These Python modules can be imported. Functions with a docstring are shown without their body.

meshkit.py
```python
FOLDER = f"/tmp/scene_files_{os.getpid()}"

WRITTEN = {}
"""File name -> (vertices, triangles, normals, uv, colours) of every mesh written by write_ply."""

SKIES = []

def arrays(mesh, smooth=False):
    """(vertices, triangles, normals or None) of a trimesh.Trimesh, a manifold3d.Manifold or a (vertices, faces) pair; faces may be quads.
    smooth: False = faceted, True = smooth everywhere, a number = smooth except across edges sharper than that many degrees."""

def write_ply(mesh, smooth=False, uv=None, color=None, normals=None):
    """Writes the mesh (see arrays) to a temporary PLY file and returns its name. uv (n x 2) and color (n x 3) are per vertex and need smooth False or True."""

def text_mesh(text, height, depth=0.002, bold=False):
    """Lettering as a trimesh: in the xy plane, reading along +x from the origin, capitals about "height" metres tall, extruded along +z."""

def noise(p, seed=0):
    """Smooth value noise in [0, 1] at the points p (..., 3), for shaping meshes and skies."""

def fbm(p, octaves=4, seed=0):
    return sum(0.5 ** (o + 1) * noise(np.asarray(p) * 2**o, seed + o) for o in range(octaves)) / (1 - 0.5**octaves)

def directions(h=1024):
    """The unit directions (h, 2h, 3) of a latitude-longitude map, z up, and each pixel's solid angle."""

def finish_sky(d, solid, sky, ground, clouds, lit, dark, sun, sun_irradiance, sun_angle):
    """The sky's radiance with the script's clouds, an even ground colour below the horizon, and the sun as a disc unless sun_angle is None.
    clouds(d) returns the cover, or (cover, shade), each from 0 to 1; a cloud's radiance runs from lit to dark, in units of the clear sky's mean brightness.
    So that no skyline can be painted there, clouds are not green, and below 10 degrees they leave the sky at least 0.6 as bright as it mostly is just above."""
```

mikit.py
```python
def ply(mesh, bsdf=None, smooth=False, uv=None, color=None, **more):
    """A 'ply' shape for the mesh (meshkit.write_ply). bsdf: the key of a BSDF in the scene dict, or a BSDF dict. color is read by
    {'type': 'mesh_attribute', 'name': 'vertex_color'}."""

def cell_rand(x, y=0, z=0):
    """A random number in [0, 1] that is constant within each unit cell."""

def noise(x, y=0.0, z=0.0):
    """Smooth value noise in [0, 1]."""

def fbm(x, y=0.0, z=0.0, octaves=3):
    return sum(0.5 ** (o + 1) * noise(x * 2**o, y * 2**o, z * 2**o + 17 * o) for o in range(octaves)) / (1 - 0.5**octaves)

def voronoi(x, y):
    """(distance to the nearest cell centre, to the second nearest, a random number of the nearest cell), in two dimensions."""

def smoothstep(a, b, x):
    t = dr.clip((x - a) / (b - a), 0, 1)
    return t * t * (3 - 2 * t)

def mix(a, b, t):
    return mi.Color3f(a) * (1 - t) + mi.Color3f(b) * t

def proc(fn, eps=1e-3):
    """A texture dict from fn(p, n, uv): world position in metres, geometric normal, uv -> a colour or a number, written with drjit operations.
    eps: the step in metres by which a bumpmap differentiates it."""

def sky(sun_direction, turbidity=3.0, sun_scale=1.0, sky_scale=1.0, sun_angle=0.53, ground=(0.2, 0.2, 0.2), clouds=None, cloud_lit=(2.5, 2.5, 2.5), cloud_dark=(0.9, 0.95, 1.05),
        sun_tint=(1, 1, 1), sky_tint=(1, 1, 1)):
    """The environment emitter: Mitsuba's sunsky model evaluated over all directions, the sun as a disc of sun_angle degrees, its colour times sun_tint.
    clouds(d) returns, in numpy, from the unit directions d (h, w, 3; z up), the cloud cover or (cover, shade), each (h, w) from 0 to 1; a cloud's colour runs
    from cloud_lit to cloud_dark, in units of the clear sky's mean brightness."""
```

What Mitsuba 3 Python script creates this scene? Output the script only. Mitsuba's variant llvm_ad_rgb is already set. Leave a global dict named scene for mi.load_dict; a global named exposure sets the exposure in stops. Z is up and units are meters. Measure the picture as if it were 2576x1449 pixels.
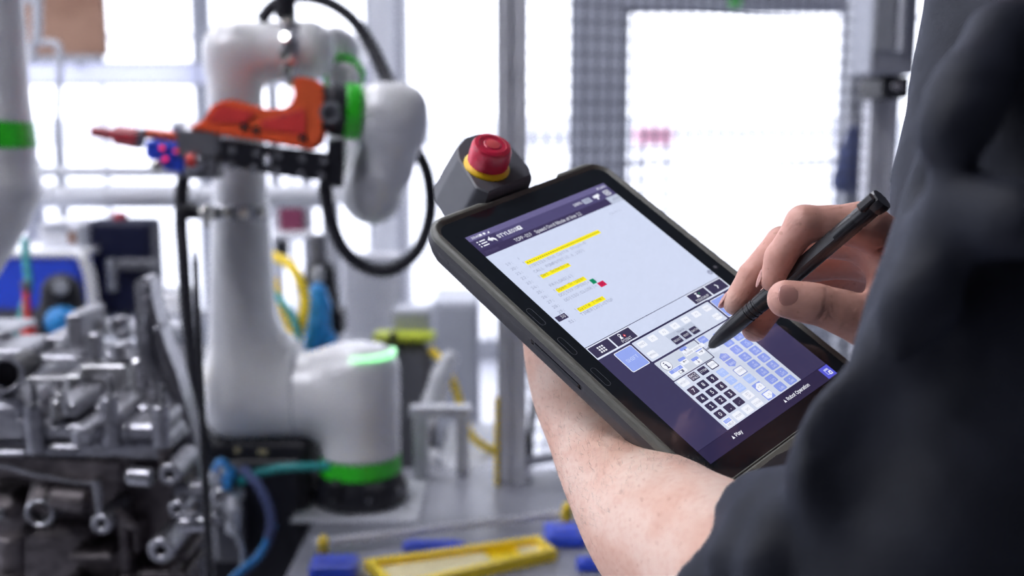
import math, random
import numpy as np, trimesh, manifold3d as m3, shapely
import shapely.geometry as sg
import drjit as dr
import mitsuba as mi
import mikit, meshkit
from mikit import proc, noise, fbm, smoothstep, mix

random.seed(3)
RNG = np.random.default_rng(7)
scene, labels = {}, {}
T4 = mi.ScalarTransform4f

# ------------------------------------------------------------------ camera, sky, large lamps, exposure
exposure = 0.0
F = 2700.0                                   # focal length in pixels of the 2576 x 1449 frame
PITCH = math.radians(9.0)
CAM = np.array([0.0, 0.0, 1.5])
RIGHT = np.array([1.0, 0, 0])
FWD = np.array([0, math.cos(PITCH), -math.sin(PITCH)])
DOWN = np.array([0, -math.sin(PITCH), -math.cos(PITCH)])
scene['camera'] = {'type': 'thinlens', 'fov': 2 * math.degrees(math.atan(1288 / F)), 'fov_axis': 'x',
                   'aperture_radius': 0.0041, 'focus_distance': 0.645, 'near_clip': 0.02, 'far_clip': 200.0,
                   'to_world': T4().look_at(origin=CAM.tolist(), target=(CAM + FWD).tolist(), up=[0, 0, 1])}
SKY = 28.0
scene['sky'] = mikit.sky([0.2, 0.6, 0.75], sun_scale=0.0, ground=(0.55, 0.56, 0.6),
                         clouds=lambda d: np.ones(d.shape[:2]), cloud_lit=(SKY * 0.93, SKY * 0.97, SKY * 1.10), cloud_dark=(1, 1, 1))
# ceiling lamps: (x, y, length along y, width, radiance)
LAMP_Z = 3.75
LAMPS = [(x, y, 1.5, 0.30, e) for y, e in ((0.25, 42), (2.7, 22), (4.4, 11)) for x in (-2.6, -1.1)] + [(0.6, 4.4, 1.5, 0.30, 10), (2.2, 4.4, 1.5, 0.30, 10)]
LAMP_RGB = (0.98, 0.985, 1.07)

# ------------------------------------------------------------------ points from the picture's frame, at a given depth or plane
def P(px, py, d):
    """the world point seen at a pixel, at depth d along the lens axis"""
    return CAM + RIGHT * (px - 1288) / F * d + DOWN * (py - 724.5) / F * d + FWD * d
def V(px, py, y):
    """the world point seen at a pixel, on the upright plane at distance y"""
    r = RIGHT * (px - 1288) / F + DOWN * (py - 724.5) / F + FWD
    return CAM + r * (y / r[1])
def Hz(px, py, z):
    """the world point seen at a pixel, on the level plane at height z"""
    r = RIGHT * (px - 1288) / F + DOWN * (py - 724.5) / F + FWD
    return CAM + r * ((z - CAM[2]) / r[2])
def S(px, p):
    """metres that px pixels measure at the point p"""
    return px / F * float((np.asarray(p) - CAM) @ FWD)

# ------------------------------------------------------------------ entries and labels
def key_of(name, parent=None):
    base = f'{parent}__{name}' if parent else name
    k, n = base, 0
    used = set(scene) | set(labels) | HOLD
    while k in used or any(u.startswith(k + '__') for u in used):
        n += 1
        k = f'{base}_{n:03d}'
    return k
HOLD = set()
def thing(name, label, cat, group=None):
    k = key_of(name)
    HOLD.add(k)
    labels[k] = {'label': label, 'category': cat}
    if group: labels[k]['group'] = group
    return k
def obj(name, mesh, mat, parent=None, smooth=30, label=None, **kw):
    k = key_of(name, parent)
    scene[k] = mikit.ply(mesh, mat, smooth=smooth, **kw)
    if label: labels[k] = {'label': label}
    return k
def tag(k, label, cat, group=None):
    labels[k] = {'label': label, 'category': cat}
    if group: labels[k]['group'] = group
    return k
def struct(name, mesh, mat, parent=None, smooth=False, label=None):
    k = obj(name, mesh, mat, parent, smooth)
    if not parent: labels[k] = {'kind': 'structure', **({'label': label} if label else {})}
    return k

# ------------------------------------------------------------------ shapes
cat = trimesh.util.concatenate
def man(m):
    v, f, _ = meshkit.arrays(m)
    return v, f
def tm(m):
    if isinstance(m, trimesh.Trimesh): return m
    v, f = man(m)
    return trimesh.Trimesh(v, f, process=False)
def box(lo, hi, r=0.0):
    lo, hi = np.minimum(lo, hi).astype(float), np.maximum(lo, hi).astype(float)
    if r <= 0:
        return trimesh.creation.box(bounds=[lo, hi])
    r = min(r, *(0.49 * (hi - lo)))
    m = m3.Manifold.cube((hi - lo - 2 * r).tolist()).translate((lo + r).tolist())
    return tm(m3.Manifold.batch_hull([m.translate([r * a, 0, 0]) for a in (-1, 1)] + [m.translate([0, r * a, 0]) for a in (-1, 1)] + [m.translate([0, 0, r * a]) for a in (-1, 1)]
              + [m.translate([r * .577 * a, r * .577 * b, r * .577 * c]) for a in (-1, 1) for b in (-1, 1) for c in (-1, 1)]))
def basis(d, up=(0, 0, 1)):
    z = np.asarray(d, float); z = z / np.linalg.norm(z)
    u = np.asarray(up, float)
    if abs(u @ z) > .98: u = np.array([0, 1.0, 0]) if abs(z[1]) < .9 else np.array([1.0, 0, 0])
    x = np.cross(u, z); x /= np.linalg.norm(x)
    return np.stack([x, np.cross(z, x), z], 1)
def M4(R, t):
    m = np.eye(4); m[:3, :3] = R; m[:3, 3] = t
    return m
def moved(mesh, R, t):
    m = tm(mesh).copy(); m.apply_transform(M4(R, t))
    return m
def lathe(profile, a, b=None, n=40):
    """profile: (radius, height) pairs from the axis' start a towards b (heights in metres along it)"""
    pr = np.array(profile, float)
    m = trimesh.creation.revolve(pr, sections=n)
    if m.volume < 0: m.invert()
    R = basis(np.asarray(b, float) - np.asarray(a, float)) if b is not None else np.eye(3)
    return moved(m, R, a)
def cyl(a, b, r, r2=None, n=28, bevel=0.0):
    a, b = np.asarray(a, float), np.asarray(b, float)
    L = np.linalg.norm(b - a); r2 = r if r2 is None else r2
    e = min(bevel, L * .4, min(r, r2) * .6)
    pr = [(0, 0), (r - e, 0), (r, e), (r2, L - e), (r2 - e, L), (0, L)] if e > 0 else [(0, 0), (r, 0), (r2, L), (0, L)]
    return lathe(pr, a, b, n)
def ring(a, b, ro, ri, n=40, bevel=0.0):
    a, b = np.asarray(a, float), np.asarray(b, float)
    L = np.linalg.norm(b - a); e = bevel
    pr = [(ri + e, 0), (ro - e, 0), (ro, e), (ro, L - e), (ro - e, L), (ri + e, L), (ri, L - e), (ri, e), (ri + e, 0)] if e > 0 else [(ri, 0), (ro, 0), (ro, L), (ri, L), (ri, 0)]
    return lathe(pr, a, b, n)
def spline(pts, n=60):
    """Catmull-Rom through the points"""
    p = np.asarray(pts, float)
    p = np.vstack([2 * p[0] - p[1], p, 2 * p[-1] - p[-2]])
    out = []
    k = len(p) - 3
    for s in np.linspace(0, k - 1e-6, n):
        i = int(s); t = s - i
        a, b, c, d = p[i:i + 4]
        out.append(0.5 * (2 * b + (c - a) * t + (2 * a - 5 * b + 4 * c - d) * t * t + (3 * b - a - 3 * c + d) * t ** 3))
    return np.array(out)
def tube(pts, r, sides=12, n=None, caps=True, ripple=0.0, period=0.006):
    """a swept round tube; with ripple it is a corrugated hose"""
    p = spline(pts, n) if n else np.asarray(pts, float)
    if ripple:
        s = np.r_[0, np.cumsum(np.linalg.norm(np.diff(p, axis=0), axis=1))]
        m = max(int(s[-1] / period * 4), 8)
        q = np.linspace(0, s[-1], m)
        p = np.stack([np.interp(q, s, p[:, k]) for k in range(3)], 1)
        rad = r + ripple * np.array([0, 1, 1, 0])[np.arange(m) % 4]
    else:
        rad = np.broadcast_to(r, (len(p),)).astype(float)
    t = np.gradient(p, axis=0); t /= np.linalg.norm(t, axis=1, keepdims=True)
    a = basis(t[0])[:, 0]; fr = []
    for k in range(len(p)):
        a = a - (a @ t[k]) * t[k]; a /= np.linalg.norm(a); fr.append(a)
    fr = np.array(fr); bb = np.cross(t, fr)
    ang = np.arange(sides) * 2 * np.pi / sides
    v = p[:, None] + rad[:, None, None] * (np.cos(ang)[None, :, None] * fr[:, None] + np.sin(ang)[None, :, None] * bb[:, None])
    i, j = np.meshgrid(np.arange(len(p) - 1), np.arange(sides), indexing='ij')
    q = np.stack([i * sides + j, i * sides + (j + 1) % sides, (i + 1) * sides + (j + 1) % sides, (i + 1) * sides + j], -1).reshape(-1, 4)
    f = np.vstack([q[:, [0, 1, 2]], q[:, [0, 2, 3]]]); v = v.reshape(-1, 3)
    if caps:
        c0, c1 = len(v), len(v) + 1
        v = np.vstack([v, p[:1], p[-1:]])
        o = (len(p) - 1) * sides
        k = np.arange(sides); k2 = (k + 1) % sides
        f = np.vstack([f, np.stack([k2, k, 0 * k + c0], 1), np.stack([k + o, k2 + o, 0 * k + c1], 1)])
    return trimesh.Trimesh(v, f, process=False)
def prism(poly, h, R=None, t=(0, 0, 0), bevel=0.0):
    """an outline (shapely polygon or points) extruded along its z, its rims bevelled, then placed"""
    g = poly if isinstance(poly, (sg.Polygon, sg.MultiPolygon)) else sg.Polygon(poly)
    gs = list(g.geoms) if isinstance(g, sg.MultiPolygon) else [g]
    out = []
    for g in gs:
        if bevel > 0:
            cs = m3.CrossSection([np.array(g.exterior.coords)[:-1]] + [np.array(i.coords)[:-1] for i in g.interiors], m3.FillRule.EvenOdd)
            inn = cs.offset(-bevel, m3.JoinType.Round, circular_segments=16)
            a = m3.Manifold.extrude(cs, h - 2 * bevel).translate([0, 0, bevel])
            b = m3.Manifold.extrude(inn, h)
            if g.interiors or not sg.Polygon(g.exterior).equals(g.convex_hull):
                out.append(tm(a + b))
            else:
                out.append(tm(m3.Manifold.batch_hull([a, b])))
        else:
            out.append(trimesh.creation.extrude_polygon(g, h, engine='earcut'))
    m = cat(out)
    return moved(m, np.eye(3) if R is None else R, t)
def rrect(x0, y0, x1, y1, r, q=6):
    r = min(r, (x1 - x0) / 2 - 1e-6, (y1 - y0) / 2 - 1e-6)
    out = []
    for cx, cy, a in ((x1 - r, y1 - r, 0), (x0 + r, y1 - r, 90), (x0 + r, y0 + r, 180), (x1 - r, y0 + r, 270)):
        for k in range(q + 1):
            t = math.radians(a + 90 * k / q)
            out.append((cx + r * math.cos(t), cy + r * math.sin(t)))
    return np.array(out)
def loft(loops):
    """closed solid through loops of points (all with the same number of points), capped"""
    loops = [np.asarray(l, float) for l in loops]
    n = len(loops[0]); v = np.vstack(loops); f = []
    for k in range(len(loops) - 1):
        i = np.arange(n); j = (i + 1) % n
        f += [np.stack([k * n + i, k * n + j, (k + 1) * n + j], 1), np.stack([k * n + i, (k + 1) * n + j, (k + 1) * n + i], 1)]
    c0, c1 = len(v), len(v) + 1
    v = np.vstack([v, loops[0].mean(0)[None], loops[-1].mean(0)[None]])
    i = np.arange(n); j = (i + 1) % n; o = (len(loops) - 1) * n
    f += [np.stack([j, i, 0 * i + c0], 1), np.stack([o + i, o + j, 0 * i + c1], 1)]
    m = trimesh.Trimesh(v, np.vstack(f), process=False)
    if m.volume < 0: m.invert()
    return m
def solid(m):
    if isinstance(m, m3.Manifold): return m
    m = m.copy(); m.merge_vertices()
    return m3.Manifold(m3.Mesh(np.asarray(m.vertices, np.float32), np.asarray(m.faces, np.uint32)))
def union(*ms):
    return tm(m3.Manifold.batch_boolean([solid(m) for m in ms], m3.OpType.Add))
def minus(a, *bs):
    return tm(solid(a) - m3.Manifold.batch_boolean([solid(b) for b in bs], m3.OpType.Add))

class Field:
    """organic shapes: round cones and ellipsoids blended on a grid, meshed with surface nets"""
    def __init__(self, lo, hi, h):
        self.lo, self.h = np.asarray(lo, float), h
        self.n = np.ceil((np.asarray(hi) - self.lo) / h).astype(int) + 1
        self.val = np.full(self.n, 1.0, np.float32)
        self.ax = [self.lo[k] + h * np.arange(self.n[k]) for k in range(3)]
    def _sub(self, lo, hi):
        a = np.clip(np.floor((np.asarray(lo) - self.lo) / self.h).astype(int), 0, self.n)
        b = np.clip(np.ceil((np.asarray(hi) - self.lo) / self.h).astype(int) + 1, 0, self.n)
        s = tuple(slice(i, j) for i, j in zip(a, b))
        g = np.meshgrid(*[self.ax[k][s[k]] for k in range(3)], indexing='ij', sparse=True)
        return s, [x.astype(np.float32) for x in g]
    def _mix(self, s, d, k, cut):
        v = self.val[s]
        if cut:
            h = np.maximum(k - np.abs(-d - v), 0) / k if k > 0 else 0
            self.val[s] = np.maximum(v, -d) + (h * h * k / 4 if k > 0 else 0)
        else:
            h = np.maximum(k - np.abs(d - v), 0) / k if k > 0 else 0
            self.val[s] = np.minimum(v, d) - (h * h * k / 4 if k > 0 else 0)
    def cone(self, a, b, ra, rb=None, k=0.004, cut=False):
        a, b = np.asarray(a, float), np.asarray(b, float); rb = ra if rb is None else rb
        m = max(ra, rb) + 2 * k + 3 * self.h
        s, (X, Y, Z) = self._sub(np.minimum(a, b) - m, np.maximum(a, b) + m)
        ba = b - a; L = ba @ ba + 1e-12
        t = np.clip(((X - a[0]) * ba[0] + (Y - a[1]) * ba[1] + (Z - a[2]) * ba[2]) / L, 0, 1)
        d = np.sqrt((X - a[0] - t * ba[0]) ** 2 + (Y - a[1] - t * ba[1]) ** 2 + (Z - a[2] - t * ba[2]) ** 2) - (ra + (rb - ra) * t)
        self._mix(s, d, k, cut)
        return self
    def chain(self, pts, rs, k=0.004, cut=False):
        for i in range(len(pts) - 1): self.cone(pts[i], pts[i + 1], rs[i], rs[i + 1], k, cut)
        return self
    def rcyl(self, a, b, r, e, k=0.01, cut=False):
        """cylinder from a to b with rims rounded by e"""
        a, b = np.asarray(a, float), np.asarray(b, float)
        m = r + 2 * k + 3 * self.h
        s, (X, Y, Z) = self._sub(np.minimum(a, b) - m, np.maximum(a, b) + m)
        u = b - a; L = np.linalg.norm(u); u = u / L; c = (a + b) / 2
        x = (X - c[0]) * u[0] + (Y - c[1]) * u[1] + (Z - c[2]) * u[2]
        q = np.sqrt(np.maximum((X - c[0]) ** 2 + (Y - c[1]) ** 2 + (Z - c[2]) ** 2 - x * x, 0))
        dx, dq = np.abs(x) - L / 2 + e, q - r + e
        d = np.minimum(np.maximum(dx, dq), 0) + np.sqrt(np.maximum(dx, 0) ** 2 + np.maximum(dq, 0) ** 2) - e
        self._mix(s, d, k, cut)
        return self
    def ellip(self, c, R, rad, k=0.01, cut=False):
        c, rad = np.asarray(c, float), np.asarray(rad, float); R = np.asarray(R, float)
        m = rad.max() + 2 * k + 3 * self.h
        s, (X, Y, Z) = self._sub(c - m, c + m)
        q = [((X - c[0]) * R[0, i] + (Y - c[1]) * R[1, i] + (Z - c[2]) * R[2, i]) / rad[i] for i in range(3)]
        k0 = np.sqrt(q[0] ** 2 + q[1] ** 2 + q[2] ** 2)
        k1 = np.sqrt((q[0] / rad[0]) ** 2 + (q[1] / rad[1]) ** 2 + (q[2] / rad[2]) ** 2) + 1e-9
        self._mix(s, k0 * (k0 - 1) / k1, k, cut)
        return self
    def clip(self, n, p):
        """keeps what lies behind the plane through p with outward normal n"""
        X, Y, Z = np.meshgrid(*self.ax, indexing='ij', sparse=True)
        d = (X - p[0]) * n[0] + (Y - p[1]) * n[1] + (Z - p[2]) * n[2]
        self.val = np.maximum(self.val, d.astype(np.float32))
        return self
    def mesh(self):
        v = self.val; n = self.n
        ins = v < 0
        c = np.zeros(tuple(n - 1), np.int8)
        for o in np.ndindex(2, 2, 2):
            c += ins[o[0]:n[0] - 1 + o[0], o[1]:n[1] - 1 + o[1], o[2]:n[2] - 1 + o[2]]
        cells = np.argwhere((c > 0) & (c < 8))
        idx = np.full(tuple(n - 1), -1, np.int64); idx[tuple(cells.T)] = np.arange(len(cells))
        acc = np.zeros((len(cells), 3)); cnt = np.zeros(len(cells))
        for a0 in np.ndindex(2, 2, 2):
            for ax in range(3):
                if a0[ax]: continue
                b0 = list(a0); b0[ax] = 1
                va = v[tuple((cells + a0).T)]; vb = v[tuple((cells + b0).T)]
                x = (va < 0) != (vb < 0)
                t = np.where(x, va / np.where(x, va - vb, 1), 0)
                p = np.array(a0, float) + np.eye(3)[ax] * t[:, None]
                acc += p * x[:, None]; cnt += x
        V_ = self.lo + self.h * (cells + acc / cnt[:, None])
        F_ = []
        for ax in range(3):
            u, w = (ax + 1) % 3, (ax + 2) % 3
            sl0 = [slice(None)] * 3; sl1 = [slice(None)] * 3
            sl0[ax] = slice(0, n[ax] - 1); sl1[ax] = slice(1, n[ax])
            e = np.argwhere(ins[tuple(sl0)] != ins[tuple(sl1)])
            e = e[(e[:, u] > 0) & (e[:, w] > 0) & (e[:, u] < n[u] - 1) & (e[:, w] < n[w] - 1)]
            du, dw = np.eye(3, dtype=int)[u], np.eye(3, dtype=int)[w]
            q = np.stack([idx[tuple((e - du - dw).T)], idx[tuple((e - dw).T)], idx[tuple(e.T)], idx[tuple((e - du).T)]], 1)
            fl = ins[tuple(e.T)]
            q = np.where(fl[:, None], q, q[:, ::-1])
            F_ += [q[:, [0, 1, 2]], q[:, [0, 2, 3]]]
        return trimesh.Trimesh(V_, np.vstack(F_), process=False)

def relax(m, n):
    """Taubin smoothing in place"""
    from scipy.sparse import coo_matrix
    e = m.edges_unique; k = len(m.vertices)
    A = coo_matrix((np.ones(2 * len(e)), (np.r_[e[:, 0], e[:, 1]], np.r_[e[:, 1], e[:, 0]])), shape=(k, k)).tocsr()
    d = 1.0 / np.maximum(np.asarray(A.sum(1)).ravel(), 1)
    v = np.array(m.vertices)
    for i in range(n):
        v += (.5 if i % 2 == 0 else -.5) * (d[:, None] * (A @ v) - v)
    m.vertices = v
    return m
def text(s, height, bold=False, mono=None, depth=0):
    """flat lettering (or mono: a fixed advance per letter), capitals 'height' tall, reading along +x"""
    out, x = [], 0.0
    for part in (list(s) if mono else [s]):
        if part.strip():
            m = meshkit.text_mesh(part, height, 0.001, bold)
            top = m.faces[m.face_normals[:, 2] > .9]
            m = trimesh.Trimesh(m.vertices, top, process=False); m.remove_unreferenced_vertices()
            m.vertices[:, 2] = depth
            if mono: m.vertices[:, 0] += x + (mono - m.vertices[:, 0].max()) / 2
            out.append(m)
        x += mono or 0
    return cat(out)

# ------------------------------------------------------------------ materials
def bsdf(name, color, rough=0.5, metal=0.0, spec=0.5, coat=0.0, sheen=0.0, bump=None, bscale=0.001, eps=1e-3, twosided=True):
    c = {'type': 'rgb', 'value': list(color)} if isinstance(color, (tuple, list)) else color
    b = {'type': 'principled', 'base_color': c, 'roughness': rough, 'metallic': metal, 'specular': spec}
    if coat: b.update(clearcoat=coat, clearcoat_gloss=0.9)
    if sheen: b.update(sheen=sheen, sheen_tint=0.9)
    if bump is not None: b = {'type': 'bumpmap', 'arbitrary': proc(bump, eps), 'scale': bscale, 'bsdf': b}
    if twosided: b = {'type': 'twosided', 'bsdf': b}
    scene[name] = b
    return name
def mott(c0, c1, s, octv=3):
    return proc(lambda p, n, uv: mix(c0, c1, smoothstep(0.3, 0.7, fbm(p.x * s, p.y * s, p.z * s, octv))))
bsdf('m_white', mott((.85, .85, .86), (.88, .88, .89), 9), .32, coat=.25)
bsdf('m_green', (.02, .42, .012), .4)
bsdf('m_black', (.006, .0065, .010), .42, spec=.3)
bsdf('m_blackmatt', (.007, .0075, .011), .6, spec=.25)
bsdf('m_hose', (.007, .0075, .013), .5, spec=.3)
bsdf('m_chrome', (.78, .76, .70), .16, 1.0)
bsdf('m_steel', (.45, .45, .48), .32, 1.0)
bsdf('m_orange', (.88, .13, .035), .42)
bsdf('m_redorange', (.72, .045, .04), .45)
bsdf('m_red', (.66, .045, .032), .45)
bsdf('m_darkred', (.30, .012, .025), .4)
bsdf('m_yellow', (.95, .68, .01), .45)
bsdf('m_blue', (.012, .05, .50), .42)
bsdf('m_skyblue', (.01, .23, .58), .4)
bsdf('m_teal', (.008, .22, .22), .45)
bsdf('m_profile', mott((.68, .68, .72), (.75, .75, .79), 14), .42)
bsdf('m_grey', (.33, .34, .37), .5)
bsdf('m_lightgrey', (.58, .59, .63), .5)
bsdf('m_darkgrey', (.07, .072, .085), .5)
bsdf('m_navy', (.003, .0045, .022), .5, spec=.2)
bsdf('m_paper', (.80, .81, .86), .7)
bsdf('m_wall', mott((.27, .28, .32), (.32, .33, .37), 2.5), .8)
bsdf('m_ceil', (.16, .165, .18), .9)
bsdf('m_dark_wall', (.04, .04, .045), .9)
bsdf('m_frame', (.36, .37, .42), .45, .2)
bsdf('m_brown', mott((.20, .10, .062), (.27, .15, .10), 5), .6)
bsdf('m_floor', mott((.50, .51, .57), (.60, .61, .67), 1.6, 4), .28, spec=.5)
bsdf('m_yard', mott((.50, .50, .53), (.58, .58, .60), .6), .9)
bsdf('m_wire', (.07, .075, .11), .5)
scene['m_pane'] = {'type': 'thindielectric', 'int_ior': 1.5}
def emit(rgb, **k):
    return {'type': 'area', 'radiance': {'type': 'rgb', 'value': [float(x) for x in rgb]}, **k}

# ------------------------------------------------------------------ the hall
X0, X1, Y0, Y1, HZ = -4.6, 3.6, -2.6, 6.6, 4.2
struct('floor', box([X0, Y0, -.12], [X1, Y1 + .2, 0]), 'm_floor')
struct('ceiling', box([X0, Y0, HZ], [X1, Y1 + .2, HZ + .12]), 'm_ceil')
struct('wall_right', box([X1, Y0, 0], [X1 + .15, Y1 + .2, HZ]), 'm_wall')
struct('wall_rear', box([X0, Y0 - .15, 0], [X1, Y0, HZ]), 'm_dark_wall')
def opening_wall(name, outline, holes, R, t, th, mat):
    g = sg.Polygon(outline, [h for h in holes])
    return struct(name, prism(g, th, R, t), mat)
def wx(px, py=300): return float(V(px, py, Y1)[0])
def wz(py): return float(V(1288, py, Y1)[2])
ZT = 3.9
# openings of the back wall in (x, z); x from the picture's columns
back = [(X0 + .3, wx(505, 500), .08, ZT), (wx(505, 500) + .05, wx(930), .08, ZT), (wx(1015), wx(1445), .08, ZT), (wx(1572), wx(2128), .30, wz(18)), (wx(2260), X1 - .2, .30, ZT)]
RB = np.array([[1, 0, 0], [0, 0, -1], [0, 1, 0.0]])          # outline (x, z) extruded towards -y
opening_wall('wall_back', [(X0, 0), (X1, 0), (X1, HZ), (X0, HZ)], [[(a, c), (b, c), (b, d), (a, d)] for a, b, c, d in back], RB, (0, Y1 + .18, 0), .18, 'm_wall')
left = [(Y0 + 1.6, .6, 1.1, 3.6), (.9, 3.4, 1.1, 3.6), (3.7, 6.2, .3, 3.6)]
RL = np.array([[0, 0, 1], [1, 0, 0], [0, 1, 0.0]])           # outline (y, z) extruded towards +x
opening_wall('wall_left', [(Y0, 0), (Y1, 0), (Y1, HZ), (Y0, HZ)], [[(a, c), (b, c), (b, d), (a, d)] for a, b, c, d in left], RL, (X0 - .15, 0, 0), .15, 'm_wall')
def window(name, a, b, c, d, at, along, nv, nh, fr=.03):
    """frame bars and panes in an opening; along: 'x' in the back wall, 'y' in the left wall"""
    def bx(u0, u1, z0, z1, e0, e1):
        return box([u0, at + e0, z0], [u1, at + e1, z1]) if along == 'x' else box([at + e0, u0, z0], [at + e1, u1, z1])
    bars = [bx(a, a + fr, c, d, 0, .05), bx(b - fr, b, c, d, 0, .05), bx(a + fr, b - fr, c, c + fr, 0, .05), bx(a + fr, b - fr, d - fr, d, 0, .05)]
    us, zs = np.linspace(a, b, nv + 1), np.linspace(c, d, nh + 1)
    k = key_of(name); HOLD.add(k); labels[k] = {'kind': 'structure'}
    for u in us[1:-1]: bars.append(bx(u - .011, u + .011, c + fr, d - fr, .005, .045))
    for z in zs[1:-1]: bars.append(bx(a + fr, b - fr, z - .011, z + .011, .008, .042))
    obj('frame', union(*bars), 'm_frame', k, False)
    for i in range(nv):
        for j in range(nh):
            u0, u1, z0, z1 = us[i] + .012, us[i + 1] - .012, zs[j] + .012, zs[j + 1] - .012
            q = [(u0, z0), (u1, z0), (u1, z1), (u0, z1)]
            vv = np.array([(u, at + .025, z) if along == 'x' else (at + .025, u, z) for u, z in q])
            obj('pane', (vv, np.array([[0, 1, 2], [0, 2, 3]])), 'm_pane', k, False)
for i, ((a, b, c, d), (nv, nh)) in enumerate(zip(back, [(4, 2), (2, 2), (2, 3), (1, 2), (2, 2)])):
    window(f'window_{i + 1}', a, b, c, d, Y1 + .06, 'x', nv, nh)
for i, (a, b, c, d) in enumerate(left):
    window(f'window_{len(back) + i + 1}', a, b, c, d, X0 - .1, 'y', 2, 2)
# translucent blind added in place of the transom, glowing with the sky behind
scene['m_blind'] = {'type': 'principledthin', 'base_color': {'type': 'rgb', 'value': [.80, .81, .90]}, 'roughness': .7, 'diff_trans': 1.25}
k = thing('window_blind', 'pale translucent blind added in place of the transom across the left windows', 'blind')
xa_, xb_ = X0 + .35, wx(925)
obj('cloth', box([xa_, Y1 - .02, wz(214)], [xb_, Y1 - .017, wz(158)]), 'm_blind', k, False)
for px in (158, 214): obj('batten', box([xa_ - .02, Y1 - .026, wz(px) - .008], [xb_ + .02, Y1 - .012, wz(px) + .008], .002), 'm_frame', k)
for x in (xa_, (xa_ + xb_) / 2 - .03, xb_): obj('bracket', box([x - .02, Y1 - .03, wz(170)], [x + .02, Y1 + .09, wz(160)], .002), 'm_frame', k)
# paved yard outside
struct('ground', box([-40, Y1 + .2, -.16], [40, 60, -.1]), 'm_yard')
struct('ground', box([-40, -30, -.16], [X0 - .15, Y1 + .2, -.1]), 'm_yard')
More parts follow.
